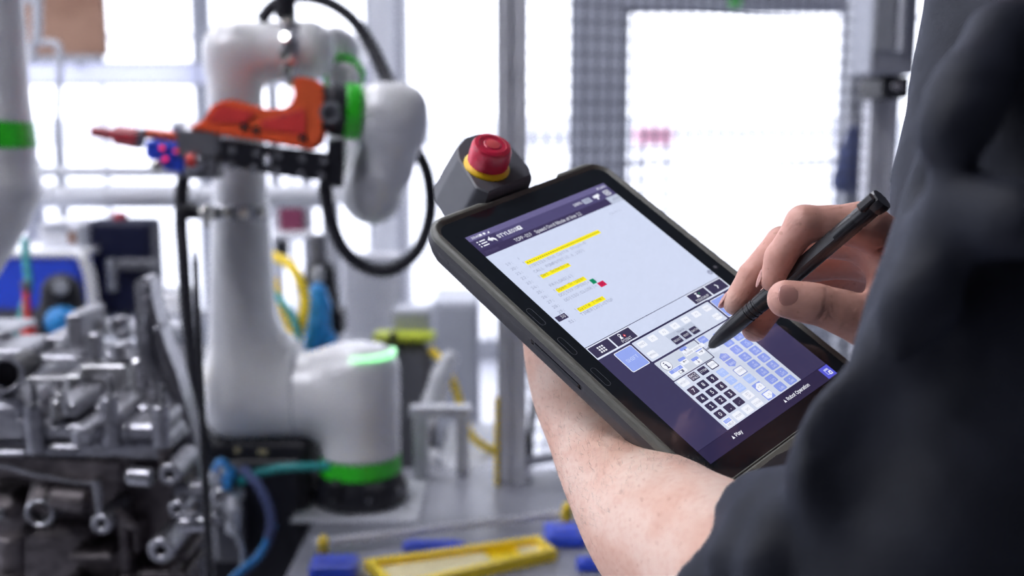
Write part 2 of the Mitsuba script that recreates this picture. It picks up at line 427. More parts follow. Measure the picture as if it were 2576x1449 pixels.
# lamps
for i, (x, y, L, w, e) in enumerate(LAMPS):
    col_ = {-2.6: 'nearest the left wall', -1.1: 'second from the left wall', 0.6: 'third from the left wall', 2.2: 'nearest the right wall'}[x]
    row_ = {0.25: 'in the front row', 2.7: 'in the middle row', 4.4: 'in the row before the windows'}[y]
    k = thing('ceiling_lamp', f'long white ceiling light {row_}, {col_}', 'lamp', 'ceiling lamps of the hall')
    obj('housing', box([x - w / 2 - .02, y - L / 2 - .02, LAMP_Z], [x + w / 2 + .02, y + L / 2 + .02, LAMP_Z + .06], .008), 'm_lightgrey', k)
    scene[k + '__diffuser'] = mikit.ply((np.array([[x - w / 2, y - L / 2, LAMP_Z - .004], [x - w / 2, y + L / 2, LAMP_Z - .004], [x + w / 2, y + L / 2, LAMP_Z - .004], [x + w / 2, y - L / 2, LAMP_Z - .004]]), np.array([[0, 1, 2], [0, 2, 3]])), 'm_paper', emitter=emit(np.array(LAMP_RGB) * e))
    for s in (-1, 1):
        obj('rod', cyl([x, y + s * L * .35, LAMP_Z + .05], [x, y + s * L * .35, HZ], .006, n=8), 'm_steel', k)

# ------------------------------------------------------------------ the white robot arm on the bench
RY = 1.82
def R_(px, py, dy=0.0): return V(px, py, RY + dy)
robot = thing('robot_arm', 'large white robot arm with green bands standing on the bench', 'robot arm')
bx_ = float(R_(907, 1180)[0])
zr = lambda py, dy=0.0: float(R_(907, py, dy)[2])
TABLE_Z = zr(1300, -.08)
k1 = S(1, R_(907, 1180))                                        # metres per picture column at the robot
up = lambda x, y, z: np.array([x, y, z])
ax = lambda z: up(bx_, RY, z)
# base: flared black foot with a flange, bolts and a connector
zg0, zg1 = zr(1186), zr(1143)
rg = 101 * k1
foot = lathe([(0, 0), (rg * 1.12, 0), (rg * 1.15, .006), (rg * 1.15, .026), (rg * 1.08, .036), (rg * .97, .06), (rg * .92, zg0 - TABLE_Z - .004), (0, zg0 - TABLE_Z - .004)], ax(TABLE_Z + .004), ax(TABLE_Z + 1), 64)
kf = obj('foot', foot, 'm_black', robot)
for a in range(8):
    t = a * math.pi / 4 + .3
    q = ax(TABLE_Z) + [rg * 1.08 * math.cos(t), rg * 1.08 * math.sin(t), .024]
    obj('bolt', cyl(q, q + [0, 0, .012], .006, n=6), 'm_steel', kf)
obj('connector', box(ax(TABLE_Z) + [-.045, -rg * 1.16, .028], ax(TABLE_Z) + [-.02, -rg * .8, .06], .005), 'm_blackmatt', kf)
obj('connector', box(ax(TABLE_Z) + [.015, -rg * 1.16, .03], ax(TABLE_Z) + [.05, -rg * .8, .055], .005), 'm_blackmatt', kf)
obj('green_band', lathe([(0, 0), (rg * 1.004, 0), (rg * 1.004, zg1 - zg0), (0, zg1 - zg0)], ax(zg0), ax(zg0 + 1), 64), 'm_green', robot)
# shoulder: upright column turning into a level housing
h = .0045
zt = zr(868); zc = zr(992)
f = Field(R_(480, 1250, -.16) , R_(1060, 820, .16) , h)
f.lo = f.lo
def field_around(pts, pad, h):
    pts = np.array(pts)
    return Field(pts.min(0) - pad, pts.max(0) + pad, h)
A = ax(zg1); B = ax(zt)
xl, xr = float(R_(523, 992)[0]), float(R_(1005, 992)[0])
f = field_around([A, B, [xl, RY, zc], [xr, RY, zc]], .14, h)
f.rcyl(A - [0, 0, .06], B, rg, .042, 0)
f.rcyl([xl + .03, RY, zc], [xr - .02, RY, zc], 107.4 * k1, .045, .03)
f.clip([0, 0, -1], A)
shoulder = f.mesh()
obj('shoulder', shoulder, 'm_white', robot, True)
# joint seams of the shells, as thin grey bands
obj('seam', ring([float(R_(752, 992)[0]), RY, zc], [float(R_(756, 992)[0]), RY, zc], 107.8 * k1, 100 * k1, 48), 'm_lightgrey', robot)
def seam_line(pts, r=.0011):
    obj('seam', tube(spline(pts, 20), r, 6), 'm_lightgrey', robot, True)
def onhouse(px, py, R, zc_):
    q = R_(px, py); dz = q[2] - zc_
    return np.array([q[0], RY - math.sqrt(max(R * R - dz * dz, 1e-6)), q[2]])
def oncol(px, py):
    q = R_(px, py); dx = q[0] - bx_
    return np.array([q[0], RY - math.sqrt(max(rg * rg - dx * dx, 1e-6)), q[2]])
seam_line([oncol(x, y) for x, y in ((868, 965), (900, 1000), (940, 1045), (975, 1085), (1000, 1110))])
# lit status ring on top of the column
arc = [ax(zt - .0125) + [.0612 * math.cos(t), .0612 * math.sin(t), 0] for t in np.linspace(math.radians(-92), math.radians(20), 24)]
k = obj('status_light', tube(arc, .0056, 10), 'm_white', robot, True, label='glowing pale green status light')
scene[k]['emitter'] = emit((.40, 1.6, .55), sampling_weight=.05)
# lower arm: tapering tube, leaning very slightly
L0, L1, L2 = R_(613, 985, -.012), R_(608, 700, -.012), R_(605, 545, -.012)
L3, L4, L5 = R_(603, 440, -.012), R_(590, 240, -.012), R_(588, 136, -.012)
s_ = lambda q, n: S(n, q)
f = field_around([L0, L2, R_(480, 990), R_(780, 990)], .12, h)
f.chain([L0, L1, L2, R_(604, 528, -.012)], [s_(L0, 87), s_(L1, 80), s_(L2, 72), s_(L2, 71)], 0)
f.rcyl([xl, RY, zc], [float(R_(900, 992)[0]), RY, zc], 108.2 * k1, .05, .045)
f.cone(R_(695, 905, -.0), R_(740, 915, -.0), .02, .02, .09)
f.clip([1, 0, 0], [float(R_(751, 992)[0]), 0, 0])
obj('lower_arm', f.mesh(), 'm_white', robot, True)
# collar with clamps
def band(name, a, b, ro, mat='m_chrome', parent=None, bevel=.003):
    return obj(name, ring(a, b, ro, ro * .86, 48, bevel), mat, parent)
C0, C1 = R_(605, 548, -.012), R_(605, 512, -.012)
kc = band('collar', C0, C1, s_(C0, 76), 'm_steel', robot)
for t in (-2.4, -1.75, -1.25, -.6):
    q = (C0 + C1) / 2; d = np.array([math.cos(t), math.sin(t), 0]); r = s_(C0, 76)
    obj('clamp_screw', cyl(q + d * (r - .004), q + d * (r + .008), .0085, bevel=.003), 'm_chrome', kc)
# upper arm and elbow
f = field_around([L3, L5, R_(840, 130), R_(604, 505)], .11, h)
f.chain([R_(604, 530, -.012), L3, L4, L5], [s_(L3, 68), s_(L3, 67), s_(L4, 69), s_(L5, 66)], 0)
f.rcyl(R_(516, 132, -.012), R_(842, 128, .02), s_(L5, 75), .042, .025)
obj('upper_arm', f.mesh(), 'm_white', robot, True)
E0, E1 = R_(718, 130, .005), R_(752, 129.5, .008)
kb = band('cable_band', E0, E1, s_(E0, 80), 'm_steel', robot)
for t in np.radians([200, 236, 262, 290, 330]):
    q = (E0 + E1) / 2; d = np.array([0, -math.cos(t - math.pi * 1.5) , math.sin(t - math.pi * 1.5) * -1]); d = np.array([0, math.cos(t), -math.sin(t)]) if False else np.array([0, -abs(math.sin(t)), math.cos(t)])
    obj('clamp_screw', cyl(q + d * (s_(E0, 79)), q + d * (s_(E0, 79) + .009), .0095, bevel=.003), 'm_chrome', kb)
obj('bracket', union(box(R_(690, 48, -.02), R_(745, -12, .05), .006), cyl(R_(722, 55, 0), R_(722, 0, 0), .012)), 'm_blackmatt', robot)
# forearm hanging behind, wrist rising from its lower end and turning to the flange
F0, F2 = R_(872, 150, .22), R_(870, 455, .04)
f = field_around([F0, F2, R_(800, 120, .1), R_(940, 500, -.05), R_(868, 190, .26)], .10, h)
f.rcyl(R_(830, 128, .06), F0, s_(F0, 62), .035, 0)
f.rcyl(R_(868, 188, .27), R_(866, 197, .03), s_(F0, 38), .012, .004)
f.chain([R_(866, 228, .045), R_(868, 330, .045), F2], [s_(F2, 37), s_(F2, 44), s_(F2, 46)], .004)
f.cone(F2, R_(905, 485, -.02), s_(F2, 47), s_(F2, 52), .02)
obj('forearm', f.mesh(), 'm_white', robot, True)
obj('green_band', ring(R_(865, 192, .045), R_(865, 192, .085), s_(F2, 53), s_(F2, 37), 48, .003), 'm_green', robot)
W0, W1, W2, W3 = R_(935, 490, -.05), R_(962, 420, -.07), R_(990, 330, -.09), R_(992, 293, -.10)
W4, W5 = R_(898, 282, -.115), R_(1062, 296, -.09)
f = field_around([W0, W3, W4, R_(1075, 290, -.09), R_(900, 480, .02)], .10, h)
f.chain([R_(928, 485, -.03), W0, W1, W2, W3], [s_(W0, 66), s_(W0, 71), s_(W1, 76), s_(W2, 78), s_(W3, 76)], .006)
f.rcyl(W5, W4, s_(W3, 72), .03, .03)
f.rcyl(R_(882, 470, .0), R_(985, 500, -.06), s_(W0, 60), .035, .02)
obj('wrist', f.mesh(), 'm_white', robot, True)
wd = (W4 - W5); wd /= np.linalg.norm(wd)
obj('green_band', ring(W4 - wd * .004, W4 + wd * .020, s_(W4, 69), s_(W4, 50), 48, .003), 'm_green', robot)
kfl = obj('tool_flange', lathe([(0, 0), (s_(W4, 64), 0), (s_(W4, 64), .022), (s_(W4, 56), .026), (s_(W4, 56), .036), (0, .036)], W4 + wd * .018, W4 + wd, 48), 'm_black', robot)
obj('connector', union(cyl(W4 + wd * .03 + [0, -s_(W4, 60), 0], W4 + wd * .03 + [0, -s_(W4, 60) - .025, -.004], .013, bevel=.003), ring(W4 + wd * .03 + [0, -s_(W4, 60) - .025, -.004], W4 + wd * .03 + [0, -s_(W4, 60) - .032, -.005], .016, .010, 24, .001)), 'm_darkgrey', kfl)
for px, py, dy, r in ((545, 1050, -.118, .006), (545, 1018 - 50, -.118, .005), (925, 561, -.075, .005)):
    pass
# ------------------------------------------------------------------ the gripping tool at its flange
tool = thing('gripper_tool', 'orange gripper bracket with black rail and dark red nozzle on the robot flange', 'gripper')
TY = RY - .115
TD = np.array([-1.0, -.10, -.03]); TD /= np.linalg.norm(TD)                # along the tool, away from the flange
TZ = np.array([0, 0, 1.0]); TN = np.cross(TD, TZ); TN /= np.linalg.norm(TN)  # across
TZ = np.cross(TN, TD)
T0 = R_(822, 285, -.12)
def tl(px, py):                                                           # picture point in the bracket's plane -> (along, up)
    n = TN; r = RIGHT * (px - 1288) / F + DOWN * (py - 724.5) / F + FWD
    q = CAM + r * (((T0 - CAM) @ n) / (r @ n)) - T0
    return (q @ TD, q @ TZ)
def tp(a, u, v=0.0): return T0 + TD * a + TZ * u + TN * v
TR = np.stack([TD, TZ, np.cross(TD, TZ)], 1)
sgn = 1.0 if np.cross(TD, TZ) @ TN > 0 else -1.0
near = -1.0 if (TN @ (CAM - T0)) < 0 else 1.0
outl = [tl(*q) for q in ((490, 324), (505, 312), (517, 300), (538, 268), (563, 255), (585, 252), (625, 262), (676, 276), (715, 272), (738, 262), (744, 238), (741, 215), (741, 200), (757, 193), (796, 201), (818, 216), (827, 245), (824, 325), (812, 362), (797, 374), (785, 376), (700, 360), (560, 336))]
plate = sg.Polygon(outl).buffer(.004).buffer(-.004)
pl = prism(plate, .05, TR, T0 - np.cross(TD, TZ) * .025, .005)
pock1 = sg.Polygon([tl(*q) for q in ((652, 302), (772, 268), (778, 300), (775, 345), (665, 330))]).buffer(-.003)
pock2 = sg.Polygon([tl(*q) for q in ((524, 304), (548, 270), (568, 262), (640, 276), (664, 280), (640, 300), (625, 316), (540, 312))]).buffer(-.003)
kbr = obj('bracket', pl, 'm_orange', tool)
bo_ = np.cross(TD, TZ)
sd_b = -1.0 if (bo_ @ TN) * near > 0 else 1.0
obj('back_plate', prism(plate.buffer(-.002), .012, TR, T0 + bo_ * (.0245 * sd_b) - (bo_ * .012 if sd_b < 0 else 0), .002), 'm_black', kbr)  # added unseen black plate, keeps orange bounce light off the arm
for p_ in (pock1, pock2):
    o_ = T0 + TN * near * .0245 - (np.cross(TD, TZ) * .003 if (np.cross(TD, TZ) @ TN) * near < 0 else 0)
    obj('inlay', prism(p_, .003, TR, o_, .001), 'm_redorange', kbr)  # darker red plates added in place of the recessed pockets
for (px, py) in ((621, 319), (650, 328), (765, 347)):
    a, u = tl(px, py); q = tp(a, u, near * .024)
    obj('bolt', cyl(q, q + TN * near * .004, .0058, n=16), 'm_blackmatt', kbr)
obj('lip', cat([prism([tl(*q) for q in ((488, 322), (560, 338), (700, 361), (790, 377), (790, 365), (700, 348), (560, 322), (500, 314))], .062, TR, T0 - np.cross(TD, TZ) * .031, .003)]), 'm_orange', kbr)
# black rail
rl = [tl(*q) for q in ((556, 350), (700, 371), (832, 386), (830, 455), (700, 438), (570, 412))]
krl = obj('rail', prism(rl, .058, TR, T0 - np.cross(TD, TZ) * .029 , .004), 'm_black', tool)
for px, py in ((592, 378), (652, 385), (706, 391), (765, 398), (588, 413), (645, 421), (702, 428), (761, 436), (812, 440), (818, 404)):
    a, u = tl(px, py); q = tp(a, u, near * .0285)
    obj('bolt', cyl(q, q + TN * near * .002, .0065, .005, n=16), 'm_darkgrey', krl)
a, u = tl(679, 402); q = tp(a, u, near * .029)
obj('indicator', trimesh.creation.icosphere(2, 1).apply_scale([.006, .003, .010]).apply_translation(q), 'm_paper', krl)
obj('end_block', prism([tl(*q) for q in ((826, 352), (868, 350), (862, 470), (822, 466))], .05, TR, T0 - np.cross(TD, TZ) * .025, .004), 'm_black', tool)
# nozzle, rod, fittings, sensor
def seg(p0, p1, v=0.0):
    a, b = tl(*p0), tl(*p1)
    return tp(*a, v), tp(*b, v)
n0, n1 = seg((352, 349), (286, 339)); n2, n3 = seg((290, 339), (229, 330))
S1 = S(1, n0)
knz = obj('nozzle', union(cyl(n0, n1, 26 * S1, 24 * S1, bevel=.004), cyl(n2, n3, 13.5 * S1, bevel=.003)), 'm_darkred', tool)
obj('nozzle_ring', cyl(*seg((362, 351), (350, 348)), 27 * S1, bevel=.003), 'm_darkgrey', knz)
obj('rod', cyl(*seg((455, 346), (362, 335), .004), 13 * S1, bevel=.003), 'm_orange', tool)
obj('head_block', union(box(*[tp(*tl(*q), v) for q, v in (((452, 330), -.022), ((560, 392), .022))]), cyl(*seg((470, 345), (560, 352)), .022), cyl(*seg((500, 318), (500, 400)), .012)), 'm_steel', tool)
obj('spacer', cyl(*seg((436, 318), (505, 330), .0), .008, .016), 'm_lightgrey', tool)
ks = obj('sensor_housing', prism([tl(*q) for q in ((372, 356), (392, 350), (470, 362), (472, 436), (425, 428), (372, 392))], .04, TR, T0 - np.cross(TD, TZ) * .02, .004), 'm_blue', tool)
for px, py, c in ((416, 371, 9), (424, 398, 9), (450, 379, 4)):
    a, u = tl(px, py); q = tp(a, u, near * .024)
    k = obj('lamp', trimesh.creation.icosphere(2, 6 * S1).apply_translation(q), 'm_red', ks, True, label='glowing red sensor lamp')
    scene[k]['emitter'] = emit((1.1 * c / 9, .02, .05), sampling_weight=.01)
a, u = tl(405, 415)
obj('cap', trimesh.creation.icosphere(3, 17 * S1).apply_translation(tp(a, u, near * .03)), 'm_chrome', ks, True)
obj('yellow_marker', box(*[tp(*tl(*q), v) for q, v in (((540, 356), -.024), ((552, 400), .024))]), 'm_yellow', tool)
obj('fitting', union(cyl(*seg((478, 420), (520, 404), near * .02), .012, bevel=.002), cyl(*seg((505, 400), (508, 432), near * .02), .008)), 'm_steel', tool)
obj('red_clip', cyl(*seg((480, 402), (500, 400), near * .03), .010), 'm_red', tool)
obj('valve', union(box(*[tp(*tl(*q), v) for q, v in (((465, 388), -.02), ((560, 448), .02))], .004)), 'm_darkgrey', tool)

# hoses of the robot
def hose(name, label, pts, r, mat, cat_='hose', ripple=.0012, n=80, period=.007, group=None):
    k = obj(name, tube(spline(pts, n), r, 14, None, True, ripple, period), mat, None, True)
    return tag(k, label, cat_, group)
rh = 14 * k1
hose('cable_hose', 'thick black corrugated hose arching over the top of the robot elbow', [R_(655, 52, .0), R_(690, 12, .0), R_(745, -8, .02), R_(815, 2, .03), R_(880, 42, .03), R_(930, 110, .02), R_(975, 200, -.03), R_(1020, 270, -.10)], rh, 'm_hose')
hose('cable_hose', 'thick black corrugated hose hanging in a wide loop below the robot wrist', [R_(1010, 340, -.04), R_(1052, 385, -.02), R_(1078, 450, -.03), R_(1082, 540, -.05), R_(1050, 630, -.07), R_(985, 678, -.09), R_(920, 672, -.10), R_(865, 628, -.11), R_(832, 555, -.115), R_(820, 490, -.12), R_(818, 455, -.12)], rh, 'm_hose')
hose('cable_hose', 'black hose hanging straight down on the left of the robot arm', [R_(470, 425, -.12), R_(458, 470, -.12), R_(455, 560, -.12), R_(461, 650, -.13), R_(468, 760, -.13), R_(478, 870, -.13), R_(492, 980, -.13), R_(510, 1090, -.12), R_(540, 1200, -.08)], 13.5 * k1, 'm_hose')
kcl = thing('hose_clamp', 'dark clamp holding the straight black hose beside the robot collar', 'clamp')
obj('block', union(box(R_(438, 556, -.15), R_(500, 508, -.09), .006), box(R_(470, 552, -.13), R_(560, 520, -.09), .004)), 'm_blackmatt', kcl)
obj('knob', union(trimesh.creation.icosphere(3, 17 * k1).apply_translation(R_(519, 534, -.15)), cyl(R_(519, 545, -.15), R_(519, 572, -.15), .006)), 'm_chrome', kcl, True)
# thin black rod with a steel tip in front of the robot
kp = thing('slim_rod', 'slim black rod with a steel tip standing upright between the engine and the robot', 'rod')
ra, rb = V(491, 655, 1.235), V(526, 1420, 1.235)
obj('shaft', cyl(rb, ra, 8.5 * S(1, rb), 7 * S(1, ra)), 'm_blackmatt', kp)
obj('tip', union(cyl(ra, V(490.4, 640, 1.235), .0028), cyl(V(490.4, 642, 1.235), V(489.8, 625, 1.235), .002, .001)), 'm_steel', kp)
obj('stem', cyl([rb[0], rb[1], .012], rb + [0, 0, .002], 8.6 * S(1, rb)), 'm_blackmatt', kp)
obj('foot', cyl([rb[0], rb[1], 0], [rb[0], rb[1], .014], .018, bevel=.003), 'm_blackmatt', kp)

# ------------------------------------------------------------------ bench, cell fence and the things around the robot
bsdf('m_beige', (.80, .70, .40), .6)
def wbox(x0, y0, x1, y1, d0, d1, r=.004):
    """box seen between picture corners on the plane d0, reaching back to d1"""
    a, b = V(x0, y1, d0), V(x1, y0, d0)
    return box([a[0], d0, a[2]], [b[0], d1, b[2]], r)
bench = thing('work_bench', 'grey work bench carrying the robot foot, blue blocks and the yellow tray', 'work bench')
bxl, bxr = float(Hz(775, 1330, TABLE_Z)[0]), 1.05
bsdf('m_bench', mott((.20, .205, .24), (.27, .275, .32), 7), .4)
obj('top', box([bxl, 1.02, TABLE_Z - .035], [bxr, 2.0, TABLE_Z], .004), 'm_bench', bench)
obj('edge_rail', box([bxl, 1.0, TABLE_Z - .085], [bxr, 1.03, TABLE_Z - .03], .004), 'm_grey', bench)
for x in (bxl + .05, bxr - .05):
    for y in (1.08, 1.94): obj('leg', box([x - .03, y - .03, 0], [x + .03, y + .03, TABLE_Z - .03], .004), 'm_grey', bench)
kc = thing('control_cabinet', 'black control cabinet standing beneath the robot shoulder', 'cabinet')
cab = wbox(528, 1112, 768, 2300, 1.76, 2.06, .008)
cb = cab.bounds
obj('body', box([cb[0][0], cb[0][1], .04], cb[1], .008), 'm_blackmatt', kc)
obj('door', box([cb[0][0] + .012, cb[0][1] - .008, .08], [cb[1][0] - .012, cb[0][1] + .002, cb[1][2] - .03], .003), 'm_black', kc)
obj('plinth', box([cb[0][0] + .02, cb[0][1] + .02, 0], [cb[1][0] - .02, cb[1][1] - .02, .045], .002), 'm_blackmatt', kc)
for px, py in ((598, 1132), (655, 1136), (668, 1137), (665, 1215)):
    q = V(px, py, cb[0][1]); obj('lamp', cyl(q + [0, .004, 0], q - [0, .005, 0], .0042, bevel=.001), 'm_beige', kc)
kpl = thing('base_plate', 'grey steel plate bolted under the black robot foot', 'plate')
obj('plate', box([bx_ - .105, RY - .105, TABLE_Z - .002], [bx_ + .11, RY + .105, TABLE_Z + .004], .002), 'm_lightgrey', kpl)
rod = thing('grey_tube', 'long grey tube lying across the bench in front of the robot foot', 'tube')
q0, q1 = Hz(795, 1366, TABLE_Z + .016), Hz(1445, 1290, TABLE_Z + .016)
obj('tube', cyl(q0, q1, .0062, bevel=.001), 'm_profile', rod)
obj('cap', cyl(q0 - (q1 - q0) * .01, q0 + (q1 - q0) * .01, .009, bevel=.001), 'm_lightgrey', rod)
for px, y0, y1, w, lab in ((815, 1345, 1432, 15, 'yellow clip at the left end of the grey tube'), (1426, 1268, 1322, 16, 'yellow clip at the right end of the grey tube')):
    q = Hz(px, y1, TABLE_Z); s = S(1, q)
    k = thing('yellow_clip', lab, 'clip', 'yellow clips of the grey tube')
    obj('stem', box(q + [-w * s * .8, -.006, 0], q + [w * s * .8, .006, (y1 - y0) * s * .98], .004), 'm_yellow', k)
    obj('jaw', ring(q + [-w * s * .5, -.0, (y1 - y0) * s * .8], q + [w * s * .5, 0, (y1 - y0) * s * .8], .012, .0065, 24, .001), 'm_yellow', k)
def block(x0, y0, x1, y1, hgt, lab, dep=.05):
    a, b = Hz(x0, y1, TABLE_Z), Hz(x1, y1, TABLE_Z)
    k = thing('blue_block', lab, 'block')
    obj('body', box([a[0], a[1], TABLE_Z], [b[0], a[1] + dep, TABLE_Z + hgt], .004), 'm_blue', k)
    m = (a + b) / 2
    obj('recess', box([a[0] + .012, a[1] + dep * .25, TABLE_Z + hgt - .001], [b[0] - .012, a[1] + dep * .75, TABLE_Z + hgt + .003], .0012), 'm_blue', k)
block(776, 1398, 892, 1475, .030, 'blue block at the lower left corner of the bench under the yellow clip')
block(1012, 1352, 1168, 1388, .012, 'long low blue block on the bench behind the yellow tray', .02)
block(1372, 1322, 1476, 1380, .018, 'blue block on the bench beside the bare forearm', .07)
block(1452, 1408, 1520, 1440, .014, 'small dark blue block on the bench beside the forearm', .03)
tray = thing('yellow_tray', 'long yellow tray with a beige pad lying at the front of the bench', 'tray')
tq = [Hz(*q, TABLE_Z) for q in ((915, 1432), (1355, 1370), (1402, 1408), (985, 1505))]
out_ = [(q[0], q[1]) for q in tq]
G_ = sg.Polygon(out_)
obj('rim', prism(G_.difference(G_.buffer(-.012)), .016, None, (0, 0, TABLE_Z)), 'm_yellow', tray)
obj('floor', prism(G_.buffer(-.008), .004, None, (0, 0, TABLE_Z)), 'm_yellow', tray)
pad1 = sg.Polygon([Hz(*q, TABLE_Z)[:2] for q in ((938, 1440), (1215, 1400), (1245, 1428), (990, 1500))]).intersection(G_.buffer(-.011))
pad2 = sg.Polygon([Hz(*q, TABLE_Z)[:2] for q in ((1300, 1388), (1350, 1381), (1388, 1405), (1318, 1416))]).intersection(G_.buffer(-.011))
for g in (pad1, pad2): obj('pad', prism(g, .004, None, (0, 0, TABLE_Z + .004)), 'm_beige', tray)
# grey frame of profiles behind the robot foot
fr = thing('profile_frame', 'light grey aluminium frame standing behind the robot foot', 'frame')
b0 = V(1062, 1050, 1.93)
def fbox(x0, y0, x1, y1, y=1.93, t=.03): return wbox(x0, y0, x1, y1, y, y + t, .002)
obj('post', box([V(1042, 1300, 1.93)[0], 1.93, TABLE_Z], [V(1080, 1300, 1.93)[0], 1.96, V(1060, 1048, 1.93)[2]], .002), 'm_profile', fr)
obj('post', box([V(1148, 1300, 1.96)[0], 1.96, TABLE_Z], [V(1180, 1300, 1.96)[0], 1.985, V(1160, 1048, 1.96)[2]], .002), 'm_profile', fr)
obj('beam', fbox(1030, 1026, 1184, 1050), 'm_profile', fr)
# upright profile post of the cell fence, with its slots
def post_profile(x, y, w, z0, z1):
    g = sg.box(-w / 2, -w / 2, w / 2, w / 2)
    for a in range(4):
        s = shapely.affinity.rotate(sg.box(-.0045, -w / 2 - .001, .0045, -w / 2 + .009), 90 * a, origin=(0, 0))
        g = g.difference(s)
    return prism(g, z1 - z0, None, (x, y, z0))
import shapely.affinity
fence = thing('cell_fence', 'grey wire mesh safety fence with aluminium posts behind the tablet', 'fence')
FY0, FY1 = 1.93, 2.35
c0 = V(1288, 1320, FY0); pw = 74 * S(1, V(1288, 724, FY0))
obj('post', post_profile(c0[0], FY0, pw, TABLE_Z, 2.55), 'm_profile', fence, False)
c1 = V(2205, 400, FY1); pw1 = 62 * S(1, c1)
obj('post', post_profile(c1[0], FY1, pw1, 0, 2.55), 'm_profile', fence, False)
mx0, mx1 = c0[0] + pw / 2 + .002, c1[0] - pw1 / 2 - .002
def fy(x): return FY0 + (FY1 - FY0) * (x - c0[0]) / (c1[0] - c0[0])
wires = []
sx, sz, wr = .0235, .029, .0018
zlo, zhi = TABLE_Z + .03, 2.5
for x in np.arange(mx0 + .01, mx1, sx): wires.append(cyl([x, fy(x), zlo], [x, fy(x), zhi], wr, n=6))
for z in np.arange(zlo, zhi, sz): wires.append(cyl([mx0, fy(mx0) + .0025, z], [mx1, fy(mx1) + .0025, z], wr, n=6))
k = obj('wire_mesh', cat(wires), 'm_wire', fence, False); labels[k] = {'kind': 'stuff'}
for z in (zlo, zhi): obj('mesh_rail', cyl([mx0, fy(mx0), z], [mx1, fy(mx1), z], .010, n=12), 'm_profile', fence)
obj('panel', box([mx0, FY0 - .004, 0.05], [mx1 - .05, FY0 + .004, .0601], .0), 'm_grey', fence) if False else None
k = obj('yellow_cable', tube(spline([V(1249, y, FY0 - .03) for y in (1340, 1250, 1150, 1060, 1000)], 20), .0042, 8), 'm_yellow', None, True)
tag(k, 'thin yellow cable running up the left side of the fence post', 'cable')
# things on the right post
kk = thing('junction_box', 'grey junction box mounted on the right fence post', 'junction box')
obj('body', wbox(2186, -120, 2320, 188, 2.16, 2.29, .006), 'm_frame', kk)
obj('cover', wbox(2196, -110, 2262, 130, 2.150, 2.162, .003), 'm_grey', kk)
obj('bar', wbox(2262, -110, 2290, 132, 2.135, 2.17, .003), 'm_lightgrey', kk)
kk = thing('hinge_clamp', 'black clamp on the right fence post below the grey box', 'clamp')
obj('body', wbox(2218, 192, 2292, 248, 2.18, 2.33, .006), 'm_black', kk)
obj('screw', cyl(V(2258, 216, 2.18), V(2258, 216, 2.165), .010, bevel=.002), 'm_steel', kk)
kk = thing('work_coat', 'dark blue work coat hanging beyond the wire mesh', 'coat')
f = Field(V(2060, 500, 3.6) - [.05, .2, .05], V(2200, 300, 3.6) + [.05, .2, .08], .012)
f.chain([V(2146, 330, 3.6), V(2138, 390, 3.6), V(2122, 455, 3.6)], [.022, .032, .042], .02); f.chain([V(2152, 335, 3.62), V(2160, 400, 3.62), V(2158, 470, 3.62)], [.02, .024, .026], .02)
bsdf('m_coat', (.04, .055, .14), .8)
obj('cloth', f.mesh(), 'm_coat', kk, True)
obj('hook', cyl(V(2146, 328, 3.6), V(2146, 300, 3.6), .006), 'm_steel', kk)
kk = thing('coat_stand', 'grey upright carrying the blue coat behind the fence', 'stand')
obj('upright', box([V(2150, 300, 3.68)[0] - .03, 3.66, 0], [V(2150, 300, 3.68)[0] + .03, 3.72, 2.6], .004), 'm_grey', kk)
obj('arm', cyl([V(2146, 302, 3.6)[0], 3.58, V(2146, 302, 3.6)[2]], [V(2146, 302, 3.6)[0], 3.67, V(2146, 302, 3.6)[2]], .006), 'm_steel', kk)
# red cable tie and sign seen near the post, small green exit lamp above the window
k = obj('red_marker', wbox(2166, 44, 2178, 76, 2.30, 2.325, .002), 'm_red', None); tag(k, 'small red marker beside the right fence post', 'marker')
k = obj('green_sign', wbox(1838, -40, 1866, 16, 6.4, 6.44, .004), 'm_green', None); tag(k, 'small green sign above the bright window behind the mesh', 'sign')
# a red machine glimpsed far behind the mesh
kk = thing('red_cart', 'pale red cart standing far behind the wire mesh outside the window', 'cart')
bsdf('m_pink', (.80, .42, .52), .5)
a, b = V(1600, 366, 8.5), V(1690, 318, 8.5)
obj('body', box([a[0], 8.4, a[2]], [b[0], 8.7, b[2]], .02), 'm_pink', kk)
for x in (a[0] + .03, b[0] - .03): obj('leg', box([x - .015, 8.5, -.1], [x + .015, 8.6, a[2] + .02], .003), 'm_lightgrey', kk)

# ------------------------------------------------------------------ middle distance, left and centre
def pipe(name, label, a, b, r, mat='m_lightgrey', c_='pipe'):
    k = obj(name, cyl(a, b, r, bevel=.003), mat); return tag(k, label, c_)
PYY = 2.75
zz1 = V(300, 432, PYY); zz2 = V(300, 494, PYY)
xa, xb = V(40, 432, PYY)[0], V(840, 494, PYY)[0]
rack = thing('pipe_rack', 'pair of white horizontal pipes on uprights behind the robot arm', 'rack')
obj('pipe', cyl([xa, PYY, zz1[2]], [V(470, 432, PYY)[0], PYY, zz1[2]], 13 * S(1, zz1), bevel=.003), 'm_lightgrey', rack)
obj('pipe', cyl([xa, PYY, zz2[2]], [xb, PYY, zz2[2]], 29 * S(1, zz2), bevel=.004), 'm_lightgrey', rack)
for px in (60, 822): obj('upright', box([V(px, 494, PYY)[0] - .02, PYY + .035, 0], [V(px, 494, PYY)[0] + .02, PYY + .075, zz1[2] + .03], .003), 'm_lightgrey', rack)
obj('coupling', cyl([V(120, 470, PYY)[0], PYY, zz1[2] - .05], [V(145, 470, PYY)[0], PYY, zz1[2] - .05], .018, bevel=.003), 'm_beige', rack)
